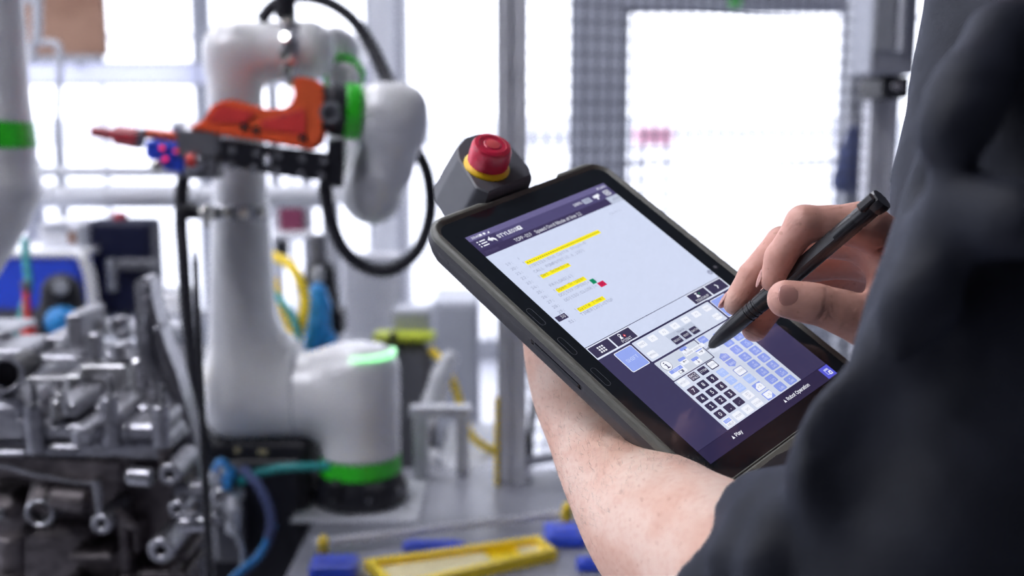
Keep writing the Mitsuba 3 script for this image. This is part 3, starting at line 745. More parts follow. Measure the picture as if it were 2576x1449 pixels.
# second robot arm cut by the left edge of the picture
r2 = thing('robot_arm', 'second white robot arm with a green band cut off by the left picture edge', 'robot arm')
Q2 = 1.62
f = Field(V(-190, 640, Q2) - [.05, .2, .12], V(130, -200, Q2) + [.05, .2, .1], .005)
g = [V(-10, -160, Q2), V(-4, 80, Q2), V(0, 290, Q2), V(2, 380, Q2), V(-2, 470, Q2), V(-15, 520, Q2)]
f.chain(g, [S(56, g[0]), S(64, g[1]), S(74, g[2]), S(82, g[3]), S(98, g[4]), S(88, g[5])], .006)
obj('elbow', lathe([(0, 0), (.045, 0), (.062, .012), (.066, .03), (.066, .11), (.06, .125), (0, .125)], g[0] + [.02, .075, .02], g[0] + [-.0, -.06, .02], 40), 'm_white', r2)
obj('forearm', cyl(g[0] + [-.03, .02, .02], g[0] + [-.42, .12, -.06], .055, .042, bevel=.02), 'm_white', r2)
obj('arm', f.mesh(), 'm_white', r2, True)
ga, gb = V(0, 366, Q2), V(-1, 304, Q2)
obj('green_band', lathe([(0, 0), (S(87, ga), 0), (S(80, gb), np.linalg.norm(gb - ga)), (0, np.linalg.norm(gb - ga))], ga, gb, 48), 'm_green', r2)
lab_m = text('ROBOTIC', .020, True)
obj('lettering', moved(lab_m, np.stack([np.array([0, 0, 1.0]), np.array([1.0, 0, 0]), np.array([0, 1.0, 0])], 1) @ np.diag([1, 1, 1]), V(0, 240, Q2 - S(80, ga) - .0)), 'm_darkgrey', r2, False) if False else None
# its shoulder and column, reaching the floor outside the frame
obj('column', lathe([(0, 0), (.12, 0), (.12, .03), (.085, .06), (.08, 1.0), (0, 1.0)], [V(-330, 700, Q2)[0], Q2, 0], [V(-330, 700, Q2)[0], Q2, 1], 40), 'm_white', r2)
pcol = np.array([V(-330, 700, Q2)[0], Q2, 1.0])
f = Field(np.minimum(pcol, g[-1]) - .16, np.maximum(pcol, g[-1]) + .16, .006)
f.chain([pcol - [0, 0, .05], pcol + [0, 0, .12], g[-1]], [.08, .085, S(92, g[5])], .04)
obj('shoulder', f.mesh(), 'm_white', r2, True)
# brown board with pipework at the top left
kb2 = thing('brown_board', 'brown wooden board at the upper left behind pale pipework', 'board')
obj('board', wbox(62, -200, 246, 138, 4.2, 4.24, .004), 'm_brown', kb2)
obj('rim', wbox(62, 138, 250, 158, 4.19, 4.25, .004), 'm_grey', kb2)
for px in (84, 226): obj('post', box([V(px, 100, 4.26)[0] - .02, 4.239, V(px, 120, 4.26)[2]], [V(px, 100, 4.26)[0] + .02, 4.30, HZ], .003), 'm_lightgrey', kb2)
pw_ = thing('pipework', 'pale metal pipework in front of the brown board', 'pipes')
for pts, r in (([V(94, -60, 3.2), V(94, 60, 3.2), V(92, 108, 3.2)], 13), ([V(72, 118, 3.2), V(92, 108, 3.2), V(135, 108, 3.2), V(148, 120, 3.2), V(150, 160, 3.2), V(146, 300, 3.2), V(146, 420, 3.2)], 9), ([V(80, 110, 3.2), V(82, 160, 3.2)], 11), ([V(75, -40, 3.2), V(70, 10, 3.2)], 13)):
    obj('pipe', tube(spline(pts, 24), S(r, pts[0]), 12), 'm_lightgrey', pw_, True)
obj('upright', box([V(146, 300, 3.24)[0] - .012, 3.22, 0], [V(146, 300, 3.24)[0] + .012, 3.25, V(146, 300, 3.2)[2]], .002), 'm_lightgrey', pw_)
# dark machine, blue bin, grey gripper pod, sky blue dome and red bottle left of the robot
def stand_for(name, lab, x0, x1, y, z):
    k = thing(name, lab, 'table'); a, b = V(x0, 700, y)[0], V(x1, 700, y)[0]
    obj('top', box([a, y - .05, z - .03], [b, y + .20, z], .003), 'm_lightgrey', k)
    for x in (a + .03, b - .03):
        for yy in (y, y + .17): obj('leg', box([x - .015, yy - .015, 0], [x + .015, yy + .015, z - .02], .002), 'm_grey', k)
    return z
tz = float(V(300, 800, 2.55)[2])
stand_for('side_table', 'pale side table with dark machines behind the engine', -300, 470, 2.5, tz)
dm = thing('dark_machine', 'dark navy machine housing standing behind the engine', 'machine')
a = wbox(222, 556, 374, 800, 2.6, 2.70, .012)
obj('housing', box([a.bounds[0][0], 2.6, tz], [a.bounds[1][0], 2.70, a.bounds[1][2]], .012), 'm_navy', dm)
obj('shelf', wbox(290, 655, 376, 680, 2.56, 2.62, .004), 'm_darkgrey', dm)
obj('handle', wbox(268, 652, 285, 735, 2.575, 2.60, .004), 'm_grey', dm)
obj('top_lamp', cyl(V(302, 556, 2.65), V(302, 534, 2.65), .018, bevel=.004), 'm_darkred', dm)
bb = thing('blue_bin', 'blue plastic storage bin with a white rim at the left', 'bin')
a = wbox(-60, 648, 192, 716, 2.50, 2.68, .006)
obj('bin', box([a.bounds[0][0], 2.5, a.bounds[0][2] - .06], [a.bounds[1][0], 2.68, a.bounds[1][2]], .008), 'm_blue', bb)
obj('rim', wbox(-64, 632, 206, 650, 2.49, 2.69, .004), 'm_white', bb)
obj('side_strap', tube(spline([V(206, 640, 2.49), V(222, 680, 2.49), V(232, 730, 2.49), V(236, 790, 2.49)], 20), .014, 10), 'm_white', bb, True)
obj('support', box([a.bounds[0][0] + .02, 2.52, tz - .001], [a.bounds[1][0] - .02, 2.67, a.bounds[0][2] - .055], .004), 'm_darkgrey', bb)
gp = thing('grey_pod', 'dark grey rounded pod with a pale window above a sky blue dome', 'machine')
f = Field(V(80, 880, 2.3) - [.05, .15, .05], V(240, 680, 2.3) + [.05, .15, .05], .006)
f.chain([V(155, 735, 2.3), V(158, 800, 2.3), V(160, 850, 2.3)], [S(48, V(155, 735, 2.3)), S(58, V(155, 735, 2.3)), S(60, V(155, 735, 2.3))], .01)
obj('housing', f.mesh(), 'm_blackmatt', gp, True)
rr = S(54, V(155, 735, 2.3))
obj('window', cyl(V(153, 722, 2.3 - rr * 1.02), V(153, 722, 2.3 - rr * .7), S(20, V(155, 735, 2.3)), bevel=.003), 'm_grey', gp)
obj('dome', trimesh.creation.icosphere(3, S(44, V(155, 800, 2.2))).apply_translation(V(157, 808, 2.3 - rr * .75)), 'm_skyblue', gp, True)
obj('foot', box(V(120, 900, 2.3) - [0, .04, 0], V(200, 845, 2.3) + [0, .06, 0], .004), 'm_darkgrey', gp)
kt = thing('pod_table', 'dark table under the grey pod behind the engine', 'table')
zt_ = float(V(160, 900, 2.3)[2])
obj('top', box([V(-200, 900, 2.2)[0], 2.15, zt_ - .03], [V(470, 900, 2.2)[0], 2.45, zt_], .004), 'm_darkgrey', kt)
for x in (V(-180, 900, 2.2)[0], V(450, 900, 2.2)[0]):
    for y in (2.18, 2.42): obj('leg', box([x - .015, y - .015, 0], [x + .015, y + .015, zt_ - .02], .002), 'm_darkgrey', kt)
rbt = thing('red_bottle', 'red bottle standing beside the grey pod', 'bottle')
bq = V(77, 900, 2.25); bq[2] = zt_
obj('body', lathe([(0, 0), (.020, 0), (.021, .004), (.021, .05), (.008, .10), (.007, .16), (0, .16)], bq, bq + [0, 0, 1], 24), 'm_red', rbt)
obj('stopper', cyl(bq + [0, 0, .158], bq + [0, 0, .178], .009, bevel=.002), 'm_darkgrey', rbt)
k = obj('teal_cable', tube(spline([V(62, 600, 2.4), V(66, 660, 2.38), V(72, 720, 2.36), V(60, 770, 2.34), V(40, 860, 2.3)], 30), S(9, V(62, 660, 2.4)), 10), 'm_teal', None, True)
tag(k, 'teal cable hanging in front of the blue bin', 'cable')
wc = thing('white_case', 'white case standing on the pale table behind the engine', 'case')
a = wbox(380, 742, 462, 792, 2.55, 2.69, .006); obj('body', a, 'm_white', wc)
obj('handle', tube(spline([V(400, 742, 2.6), V(402, 732, 2.6), V(440, 732, 2.6), V(442, 742, 2.6)], 16), .006, 8), 'm_grey', wc, True)
obj('foot', box([a.bounds[0][0] + .005, 2.56, tz], [a.bounds[1][0] - .005, 2.68, a.bounds[0][2] + .01], .003), 'm_lightgrey', wc)
wbx = thing('white_carton', 'white carton with a brown patch on the blue bin', 'carton')
a = wbox(100, 565, 196, 633, 2.53, 2.66, .004); obj('body', a, 'm_paper', wbx)
obj('patch', wbox(172, 585, 188, 612, 2.526, 2.532, .001), 'm_brown', wbx)
obj('flap', wbox(100, 560, 160, 566, 2.51, 2.66, .002), 'm_paper', wbx)

# behind the robot's lower arm, to its right
bg = thing('blue_gripper', 'sky blue robot gripper with a black rounded body behind the white arm', 'gripper')
G3 = 2.3
f = Field(V(740, 900, G3) - [.04, .12, .04], V(880, 620, G3) + [.04, .12, .04], .005)
f.chain([V(805, 690, G3), V(806, 760, G3), V(808, 830, G3)], [S(38, V(805, 690, G3)), S(44, V(805, 690, G3)), S(44, V(805, 690, G3))], .01)
obj('body', f.mesh(), 'm_blackmatt', bg, True)
obj('mast', cyl(V(800, 660, G3), V(797, 590, G3), .018, bevel=.003), 'm_darkgrey', bg)
obj('window', wbox(780, 672, 812, 716, G3 - .055, G3 - .03, .008), 'm_grey', bg)
f = Field(V(740, 900, G3 - .05) - [.04, .12, .06], V(880, 680, G3 - .05) + [.04, .12, .04], .005)
c_ = lambda px, py: V(px, py, G3 - .06)
f.chain([c_(800, 735), c_(802, 770), c_(800, 810), c_(790, 850), c_(785, 880)], [S(24, c_(800, 735)), S(30, c_(800, 735)), S(30, c_(800, 735)), S(22, c_(800, 735)), S(20, c_(800, 735))], .01)
f.chain([c_(800, 815), c_(830, 850), c_(845, 890)], [S(20, c_(800, 735)), S(15, c_(800, 735)), S(13, c_(800, 735))], .01)
obj('fingers', f.mesh(), 'm_skyblue', bg, True)
obj('side_block', wbox(836, 784, 860, 842, G3 - .02, G3 + .04, .004), 'm_black', bg)
obj('pedestal', box([V(770, 880, G3)[0], G3 - .06, 0], [V(850, 880, G3)[0], G3 + .06, V(800, 870, G3)[2]], .006), 'm_grey', bg)
for name, pts, r, mt, lab in (
    ('yellow_hose', [V(640, 625, 2.25), V(690, 645, 2.22), V(725, 662, 2.2), V(752, 700, 2.18), V(766, 745, 2.18), V(762, 800, 2.18), V(745, 870, 2.2), V(730, 960, 2.2)], 13, 'm_yellow', 'yellow hose curving down beside the sky blue gripper'),
    ('yellow_hose', [V(690, 700, 2.24), V(708, 770, 2.22), V(722, 810, 2.22), V(735, 850, 2.22), V(742, 920, 2.22)], 9, 'm_yellow', 'short yellow hose close to the white lower arm'),
    ('teal_cable', [V(690, 740, 2.2), V(715, 765, 2.18), V(738, 800, 2.17), V(750, 850, 2.17), V(748, 930, 2.18)], 9, 'm_teal', 'teal cable curving between the yellow hoses'),
    ('teal_cable', [V(600, 1215, 1.72), V(640, 1193, 1.71), V(700, 1178, 1.70), V(760, 1174, 1.70), V(830, 1172, 1.71)], 11, 'm_teal', 'teal cable crossing the front of the black cabinet'),
    ('blue_hose', [V(612, 1180, 1.70), V(655, 1230, 1.68), V(682, 1300, 1.67), V(672, 1365, 1.66), V(640, 1410, 1.65), V(590, 1460, 1.64), V(545, 1540, 1.64)], 12, 'm_coat', 'dark blue hose bending down in front of the black cabinet'),
    ('blue_hose', [V(560, 1480, 1.62), V(610, 1432, 1.62), V(650, 1398, 1.63), V(690, 1320, 1.69)], 9, 'm_skyblue', 'thin bright blue hose at the bottom beside the engine'),
    ('yellow_cable', [V(1085, 880, 2.3), V(1118, 915, 2.28), V(1142, 965, 2.26), V(1162, 1030, 2.24), V(1180, 1085, 2.22), V(1215, 1120, 2.22), V(1290, 1150, 2.25)], 10, 'm_yellow', 'yellow cable hanging left of the fence post'),
    ('black_cable', [V(1362, 860, 2.05), V(1352, 960, 2.04), V(1338, 1060, 2.03), V(1328, 1160, 2.02), V(1322, 1270, 2.0)], 9, 'm_black', 'black cable hanging beside the fence post behind the wrist')):
    k = obj(name, tube(spline(pts, 44), S(r, pts[0]), 12), mt, None, True); tag(k, lab, 'cable' if 'cable' in name else 'hose')
# fittings between engine and cabinet
ft = thing('hose_manifold', 'cluster of pale hose fittings between the engine and the black cabinet', 'fittings')
for (x, y, r, mt) in ((548, 1195, 20, 'm_lightgrey'), (560, 1240, 22, 'm_steel'), (575, 1200, 14, 'm_skyblue'), (575, 1190 + 55, 12, 'm_lightgrey'), (545, 1300, 18, 'm_steel'), (590, 1255, 17, 'm_white')):
    q = V(x, y, 1.70); obj('fitting', cyl(q - [0, .02, 0], q + [0, .03, 0], S(r, q), bevel=.004), mt, ft)
obj('hub', wbox(535, 1180, 600, 1420, 1.715, 1.76, .01), 'm_darkgrey', ft)
obj('bottle', union(cyl(V(584, 1345, 1.68), V(592, 1265, 1.68), S(17, V(584, 1345, 1.68)), bevel=.006)), 'm_lightgrey', ft)
obj('wire', tube(spline([V(555, 1260, 1.66), V(590, 1330, 1.65), V(612, 1400, 1.65), V(600, 1470, 1.65)], 24), S(7, V(590, 1330, 1.66)), 8), 'm_grey', ft, True)
obj('wire', tube(spline([V(540, 1180, 1.68), V(556, 1160, 1.66), V(578, 1185, 1.66), V(572, 1230, 1.66)], 24), S(9, V(590, 1330, 1.66)), 8), 'm_skyblue', ft, True)
k = obj('yellow_ball', trimesh.creation.icosphere(3, S(15, V(468, 945, 1.75))).apply_translation(V(468, 945, 1.75)), 'm_yellow', None, True); tag(k, 'small yellow ball beside the straight black hose', 'ball')
# pale panels and machines right of the robot
lv = thing('louvre_panel', 'white louvred panel behind the hose loop', 'panel')
a = wbox(862, 638, 1012, 862, 3.1, 3.14, .003)
obj('board', box([a.bounds[0][0], 3.1, 0], a.bounds[1], .003), 'm_paper', lv)
z0, z1 = a.bounds[0][2], a.bounds[1][2]
for i in range(20):
    z = z0 + (z1 - z0) * (i + .5) / 20
    obj('slat', box([a.bounds[0][0] + .006, 3.088, z - .0035], [a.bounds[1][0] - .006, 3.101, z + .0035]), 'm_white', lv, False)
rp = thing('hanging_board', 'dark red board hanging between the white arm and the hose loop', 'board')
bsdf('m_maroon', (.16, .02, .06), .6)
a = wbox(704, 516, 760, 582, 3.2, 3.22, .003)
obj('panel', a, 'm_maroon', rp)
obj('rail', wbox(684, 582, 784, 604, 3.19, 3.23, .004), 'm_white', rp)
for px in (694, 772): obj('post', box([V(px, 500, 3.24)[0] - .014, 3.225, 0], [V(px, 500, 3.24)[0] + .014, 3.26, 1.72], .002), 'm_lightgrey', rp)
obj('box', wbox(694, 606, 722, 646, 3.19, 3.23, .003), 'm_black', rp)
gm = thing('grey_machine', 'grey machine with a yellow green strap behind the status light', 'machine')
a = wbox(952, 866, 1086, 1300, 2.32, 2.5, .02)
obj('body', box([a.bounds[0][0], 2.32, 0], a.bounds[1], .02), 'm_darkgrey', gm)
obj('top_box', wbox(986, 780, 1082, 846, 2.36, 2.45, .008), 'm_frame', gm)
bsdf('m_lime', (.50, .58, .02), .5)
obj('strap', wbox(936, 842, 1092, 862, 2.30, 2.36, .006), 'm_lime', gm)
obj('buckle', wbox(980, 838, 994, 864, 2.29, 2.31, .003), 'm_blackmatt', gm)
ws = thing('white_sleeve', 'white padded sleeve hanging beside the grey machine', 'sleeve')
f = Field(V(1050, 1100, 2.25) - [.04, .1, .04], V(1180, 880, 2.25) + [.04, .1, .04], .006)
w_ = lambda px, py: V(px, py, 2.25)
f.chain([w_(1130, 905), w_(1110, 945), w_(1088, 1010), w_(1075, 1060)], [.020, .022, .022, .018], .01)
obj('sleeve', f.mesh(), 'm_white', ws, True)
wp = thing('white_cover', 'bright white plastic cover beyond the grey frame', 'cover')
f = Field(V(1050, 1240, 2.12) - [.04, .1, .04], V(1180, 1110, 2.12) + [.04, .1, .04], .005)
w_ = lambda px, py: V(px, py, 2.12)
f.chain([w_(1090, 1160), w_(1100, 1190), w_(1130, 1195)], [.022, .024, .014], .01); f.cone(w_(1085, 1140), w_(1085, 1200), .010, .010, .01)
obj('cover', f.mesh(), 'm_white', wp, True)
obj('yellow_foot', wbox(1084, 1204, 1116, 1222, 2.08, 2.13, .003), 'm_yellow', wp)
bl = thing('low_machine', 'low pale grey machine base behind the bench', 'machine')
a = wbox(1086, 1218, 1262, 1400, 2.06, 2.5, .01)
obj('base', box([a.bounds[0][0], 2.06, 0], a.bounds[1], .01), 'm_grey', bl)
obj('lid', box([a.bounds[0][0] + .01, 2.08, a.bounds[1][2] - .001], [a.bounds[1][0] - .01, 2.45, a.bounds[1][2] + .012], .005), 'm_lightgrey', bl)
tp_ = thing('tall_cabinet', 'pale grey cabinet left of the fence post', 'cabinet')
a = wbox(1086, 640, 1200, 1000, 3.4, 3.7, .01)
obj('body', box([a.bounds[0][0], 3.4, 0], [a.bounds[1][0], 3.7, V(1100, 760, 3.4)[2]], .01), 'm_frame', tp_)
obj('door', box([a.bounds[0][0] + .01, 3.39, .05], [a.bounds[1][0] - .01, 3.401, V(1100, 775, 3.4)[2]], .002), 'm_grey', tp_)
col = thing('grey_column', 'wide grey steel column behind the robot wrist', 'column')
a, b = V(926, 100, 4.6), V(1014, 100, 4.6)
obj('web', box([a[0], 4.6, 0], [b[0], 4.85, HZ], .004), 'm_lightgrey', col)
obj('flange', box([b[0] - .035, 4.575, 0], [b[0] + .0, 4.61, HZ], .003), 'm_frame', col)

# ------------------------------------------------------------------ the cast aluminium engine at the left
EY = 1.28
def E(px, py, dy=0.0): return V(px, py, EY + dy)
s1 = S(1, E(200, 1000))
def cast_col(c0, c1):
    return proc(lambda p, n, uv: mix(c0, c1, smoothstep(.25, .75, fbm(p.x * 60, p.y * 60, p.z * 60, 4))))
cast_bump = lambda p, n, uv: fbm(p.x * 420, p.y * 420, p.z * 420, 2)
bsdf('m_cast', cast_col((.28, .28, .31), (.41, .41, .44)), .38, .9, bump=cast_bump, bscale=.0007)
bsdf('m_cast_dark', cast_col((.06, .052, .055), (.12, .105, .108)), .5, .6, bump=cast_bump, bscale=.001)
bsdf('m_machined', (.52, .52, .53), .28, .9)
bsdf('m_bore', (.02, .02, .022), .5)
engine = thing('engine_block', 'bare cast aluminium engine with bosses and studs standing at the lower left', 'engine')
def bar(x0, y0, x1, y1, d0, d1, r=.004):
    """a block seen between picture corners, from depth d0 to d1 behind the engine's front plane"""
    if x1 > 250: d1 = min(d1, .15)
    a, b = E(x0, y1, d0), E(x1, y0, d1 if x1 > 330 else d0)
    d1 = min(d1, d0 + .10)
    dt = d1
    b[2] = E(x1, y0, dt)[2] if E(x1, y0, dt)[2] > a[2] + .004 else E(x1, y0, d0)[2]
    return box([min(a[0], b[0]), EY + d0, a[2]], [max(a[0], b[0]), EY + d1, b[2]], r)
def post(px, y0, y1, r, dy, r2=None, bevel=.002):
    """upright round boss"""
    return cyl(E(px, y1, dy), E(px, y0, dy)*[0,0,1] + E(px, y1, dy)*[1,1,0], r * s1, (r2 or r) * s1, 26, bevel)
def stub(px, py, r, d0, d1, r2=None, bevel=.002):
    a = E(px, py, d0)
    return cyl(a, a + [0, d1 - d0, 0], r * s1, (r2 or r) * s1, 28, bevel)
# cylinder head: deck, front rail with scallops, bosses
head = union(
    bar(-100, 1068, 498, 1110, -.01, .30, .006), bar(-100, 1020, 440, 1075, .05, .30, .006), bar(-100, 990, 400, 1030, .10, .32, .006),
    bar(-100, 1075, 60, 1150, -.02, .10, .006), bar(115, 1060, 200, 1140, -.012, .1, .006), bar(232, 1050, 268, 1140, -.016, .1, .006),
    bar(318, 1064, 400, 1120, -.012, .1, .006), bar(-100, 1110, 500, 1160, .0, .2, .006),
    bar(40, 1010, 75, 1095, -.02, .06, .004), bar(118, 1015, 190, 1055, .0, .1, .004), bar(190, 1018, 232, 1082, -.026, .1, .005), bar(312, 985, 345, 1070, .0, .1, .005),
    post(92, 1020, 1140, 23, -.012), post(280, 1000, 1120, 22, -.012), post(408, 1020, 1125, 22, -.014), post(150, 985, 1040, 20, .02),
    post(-60, 1000, 1140, 30, .0))
obj('cylinder_head', head, 'm_cast', engine)
ridge = union(bar(60, 905, 168, 990, .13, .30, .004), bar(200, 905, 335, 985, .12, .30, .004), bar(166, 900, 202, 1040, .10, .28, .005), bar(330, 880, 385, 1040, .1, .3, .008))
obj('cam_carrier', ridge, 'm_machined', engine)
top = union(bar(60, 855, 235, 915, .16, .34, .006), bar(108, 812, 165, 862, .2, .34, .005), bar(160, 800, 232, 850, .22, .36, .005), bar(236, 838, 262, 900, .17, .3, .004), bar(232, 790, 268, 845, .24, .34, .004), bar(-100, 840, 60, 930, .13, .34, .006), bar(-100, 800, 14, 850, .2, .34, .006), bar(262, 882, 345, 930, .14, .3, .006))
obj('top_rail', top, 'm_cast', engine)
obj('boss', union(post(309, 862, 905, 31, .14), post(309, 858, 866, 24, .14)), 'm_cast', engine)
obj('boss', union(post(303, 800, 832, 26, .24), post(303, 796, 803, 19, .24)), 'm_cast', engine)
obj('boss', union(post(312, 832, 865, 18, .2), post(312, 828, 834, 11, .2)), 'm_cast', engine)
# timing flange with the tall lug at the right
fl = [E(*q, .13) for q in ((346, 712), (352, 700), (366, 694), (381, 698), (389, 712), (391, 742), (403, 790), (425, 860), (450, 925), (472, 1000), (492, 1075), (506, 1160), (516, 1260), (524, 1400), (528, 1520), (300, 1520), (300, 1080), (372, 1060), (372, 960), (360, 905), (352, 860), (350, 760))]
RX = np.array([[1, 0, 0], [0, 0, -1], [0, 1, 0.0]])
poly = [(q[0], q[2]) for q in fl]
obj('timing_flange', prism(poly, .05, RX, (0, EY + .16, 0), .005), 'm_cast', engine)
rib = [E(*q, .10) for q in ((356, 830), (366, 790), (380, 905), (420, 985), (470, 1090), (455, 1095), (405, 1000), (366, 925))]
obj('rib', prism([(q[0], q[2]) for q in rib], .03, RX, (0, EY + .115, 0), .004), 'm_cast', engine)
for px, py in ((367, 722), (370, 752)):
    obj('ledge', bar(px - 15, py - 5, px + 15, py + 4, .085, .12, .002), 'm_cast', engine)
obj('ledge', bar(385, 822, 420, 835, .085, .12, .002), 'm_cast', engine)
# open bore at the far left
kb_ = obj('intake_tube', union(ring(E(10, 943, -.05), E(10, 943, .08), 44 * s1, 33 * s1, 48, .003), bar(-60, 960, 66, 1110, -.012, .12, .01)), 'm_cast', engine)
obj('bore', stub(10, 943, 33.4, -.02, .05), 'm_bore', kb_)
# studs
for px, y0, y1, dy in ((88, 962, 1022, -.012), (279, 944, 1002, -.012), (409, 968, 1024, -.014), (150, 955, 988, .02)):
    a, b = E(px, y1, dy), E(px, y0, dy); b = np.array([a[0], a[1], b[2]])
    k = obj('stud', tube(np.linspace(a, b, 3), 6.0 * s1, 10, None, True, .0006, .0024), 'm_darkgrey', engine)
    obj('nut', cyl(a, a + [0, 0, 9 * s1], 13 * s1, n=6), 'm_machined', k)
obj('valve_cap', union(post(148, 1005, 1048, 25, -.004, 20), trimesh.creation.icosphere(2, 14 * s1).apply_translation(E(150, 1000, -.004))), 'm_machined', engine)
obj('sensor_boss', union(post(208, 1080, 1116, 26, -.03), stub(208, 1096, 20, -.055, -.01)), 'm_cast', engine)
# crankcase, darker, with webs, bosses and square pockets
case = union(
    bar(-100, 1108, 508, 1800, .055, .34, .01),
    bar(-100, 1120, 85, 1200, .0, .12, .012), bar(118, 1115, 260, 1215, .008, .12, .014), bar(260, 1105, 350, 1185, .004, .1, .012),
    bar(-100, 1255, 40, 1330, .0, .1, .015), bar(36, 1330, 240, 1380, .03, .1, .01),
    bar(270, 1300, 345, 1325, .0, .08, .005), bar(325, 1230, 352, 1460, .012, .1, .005), bar(350, 1320, 392, 1392, .012, .1, .005),
    bar(150, 1395, 170, 1560, .0, .1, .004), bar(270, 1385, 300, 1560, .0, .1, .004), bar(170, 1395, 280, 1412, .0, .1, .004), bar(180, 1428, 262, 1560, .01, .1, .004),
    bar(305, 1375, 325, 1560, .0, .1, .004), bar(420, 1395, 520, 1412, .02, .1, .003), bar(330, 1440, 520, 1456, .02, .1, .003), bar(430, 1425, 500, 1440, .0, .08, .003))
obj('crankcase', case, 'm_cast_dark', engine)
web = [E(*q, .02) for q in ((-100, 1150), (10, 1172), (60, 1186), (125, 1200), (185, 1212), (240, 1214), (300, 1205), (330, 1190), (330, 1140), (-100, 1110))]
obj('web', prism([(q[0], q[2]) for q in web], .05, RX, (0, EY + .045, 0), .006), 'm_cast_dark', engine)
rim = spline([E(-60, 1168, -.012), E(10, 1172, -.012), E(60, 1187, -.012), E(125, 1201, -.012), E(185, 1213, -.012), E(238, 1216, -.01)], 30)
obj('rim', tube(rim, 5 * s1, 8), 'm_cast', engine)
def lug(px, py, ro, ri, d0, d1, mat='m_cast', stalk=None):
    d0 = d0 * .35 - .002
    a = E(px, py, d0); b = a + [0, d1 - d0, 0]
    k = obj('lug', ring(a, b, ro * s1, ri * s1, 40, .0025), mat, engine)
    obj('hole', cyl(a + [0, .012, 0], b - [0, .002, 0], ri * s1 * 1.02, n=28), 'm_bore', k)
    return k
lug(97, 1293, 37, 26, -.06, .06)
obj('spout', lathe([(0, 0), (34 * s1, 0), (52 * s1, .06), (0, .06)], E(97, 1290, -.012), E(97, 1290, -.012) + [0.1, 1, .75], 32), 'm_cast_dark', engine)
lug(253, 1320, 27, 9, -.06, .06)
obj('stay', cyl(E(252, 1300, -.018), E(243, 1208, -.012), 8.5 * s1, 12 * s1, 16, .002), 'm_cast', engine)
lug(425, 1195, 29, 9, -.05, .06); lug(445, 1283, 24, 8, -.06, .06); lug(403, 1387, 34, 12, -.065, .06)
lug(-6, 1295, 14, 6, -.02, .06)
for a, b, r, m_ in (((320, 1196, -.02), (385, 1202, -.02), 24, 'm_cast'), ((440, 1240, -.0), (520, 1225, .0), 20, 'm_cast'), ((450, 1318, -.02), (530, 1318, -.02), 22, 'm_cast'), ((490, 1300, -.045), (470, 1292, -.03), 13, 'm_cast'),
                    ((28, 1345, -.03), (28, 1480, -.03), 32, 'm_cast_dark'), ((10, 1440, -.04), (10, 1560, -.04), 46, 'm_cast_dark'), ((415, 1120, .0), (415, 1180, .0), 14, 'm_cast_dark'), ((290, 1280, .0), (340, 1330, .0), 12, 'm_cast_dark'),
                    ((130, 1250, -.01), (220, 1262, -.01), 30, 'm_cast_dark')):
    obj('stub', cyl(E(*a), E(*b), r * s1, n=24, bevel=.003), m_, engine)
# rubber feet of its stand
zlow = float(E(100, 1800, .1)[2])
stand = thing('engine_stand', 'dark steel stand carrying the aluminium engine', 'stand')
obj('plate', box([E(-100, 1800, 0)[0], EY - .02, zlow - .03], [E(520, 1800, 0)[0], EY + .36, zlow], .004), 'm_darkgrey', stand)
for x in (E(-230, 1800)[0], E(490, 1800)[0]):
    for y in (EY + .02, EY + .32):
        obj('leg', box([x - .02, y - .02, 0], [x + .02, y + .02, zlow - .03], .003), 'm_darkgrey', stand)

# ------------------------------------------------------------------ the tablet, in its own frame: x across, y up the screen, z out of it
TQ = np.array([[0.7137845333108085, -0.6591624089349406, 0.2366781752789167], [-0.32242314259243865, -0.6092643921862574, -0.724458568542554], [0.6217354398191304, 0.44079680019369083, -0.6474127152071668]])
TT = np.array([-0.03091296548221659, -0.032831313836590506, 0.7033745390184812])
C2W = np.stack([RIGHT, DOWN, FWD], 1)
TAB_R = C2W @ TQ
U_, _, Vt_ = np.linalg.svd(TAB_R); TAB_R = U_ @ Vt_
TAB_T = CAM + C2W @ TT
def tab(m): return moved(m, TAB_R, TAB_T)
def tabp(x, y, z=0.0): return TAB_T + TAB_R @ (np.array([x, y, z]) / 1000.0)
mm = .001
bsdf('m_case', (.080, .080, .068), .48, bump=lambda p, n, uv: noise(p.x * 2500, p.y * 2500, p.z * 2500), bscale=.00006, eps=1e-4)  # rim highlights put into this paler olive; the sides stay dark
bsdf('m_case_dark', (.020, .019, .022), .5)
bsdf('m_box', (.045, .046, .055), .5, bump=lambda p, n, uv: noise(p.x * 2500, p.y * 2500, p.z * 2500), bscale=.00006, eps=1e-4)
bsdf('m_glass', (.006, .008, .010), .06)
bsdf('m_yellow_ring', (.90, .55, .005), .45)
bsdf('m_button', (.56, .012, .045), .34, coat=.5)
tablet = thing('tablet', 'rugged black teach tablet with a lit program screen held above the arm', 'tablet')
XL, XR, YT, YB = -20.0, 155.3, 24.0, -246.0
def rl_(ins, z, r=19.0):
    q = rrect(XL + ins, YB + ins, XR - ins, YT - ins, max(r - ins, 3), 8)
    return np.c_[q, np.full(len(q), z)] * mm
prof = [(11, -22), (7, -20.5), (3.4, -15), (1.2, -10), (.2, -7), (0, -5.5), (0, -2.5), (.35, -.6), (1.2, .9), (2.6, 1.9), (4.0, 2.3), (5.2, 2.0)]
shell = loft([rl_(a, z) for a, z in prof])
well = loft([np.c_[rrect(-12.6, -232.0, 150.0, 16.6, 10, 8), np.full(36, z)] * mm for z in (-1.4, 4)])
wellb = loft([np.c_[rrect(-12.6 + a, -232.0 + a, 150.0 - a, 16.6 - a, 10, 8), np.full(36, z)] * mm for a, z in ((1.2, -1.45), (0, .0), (-1.6, 1.6), (-3, 3.0))])
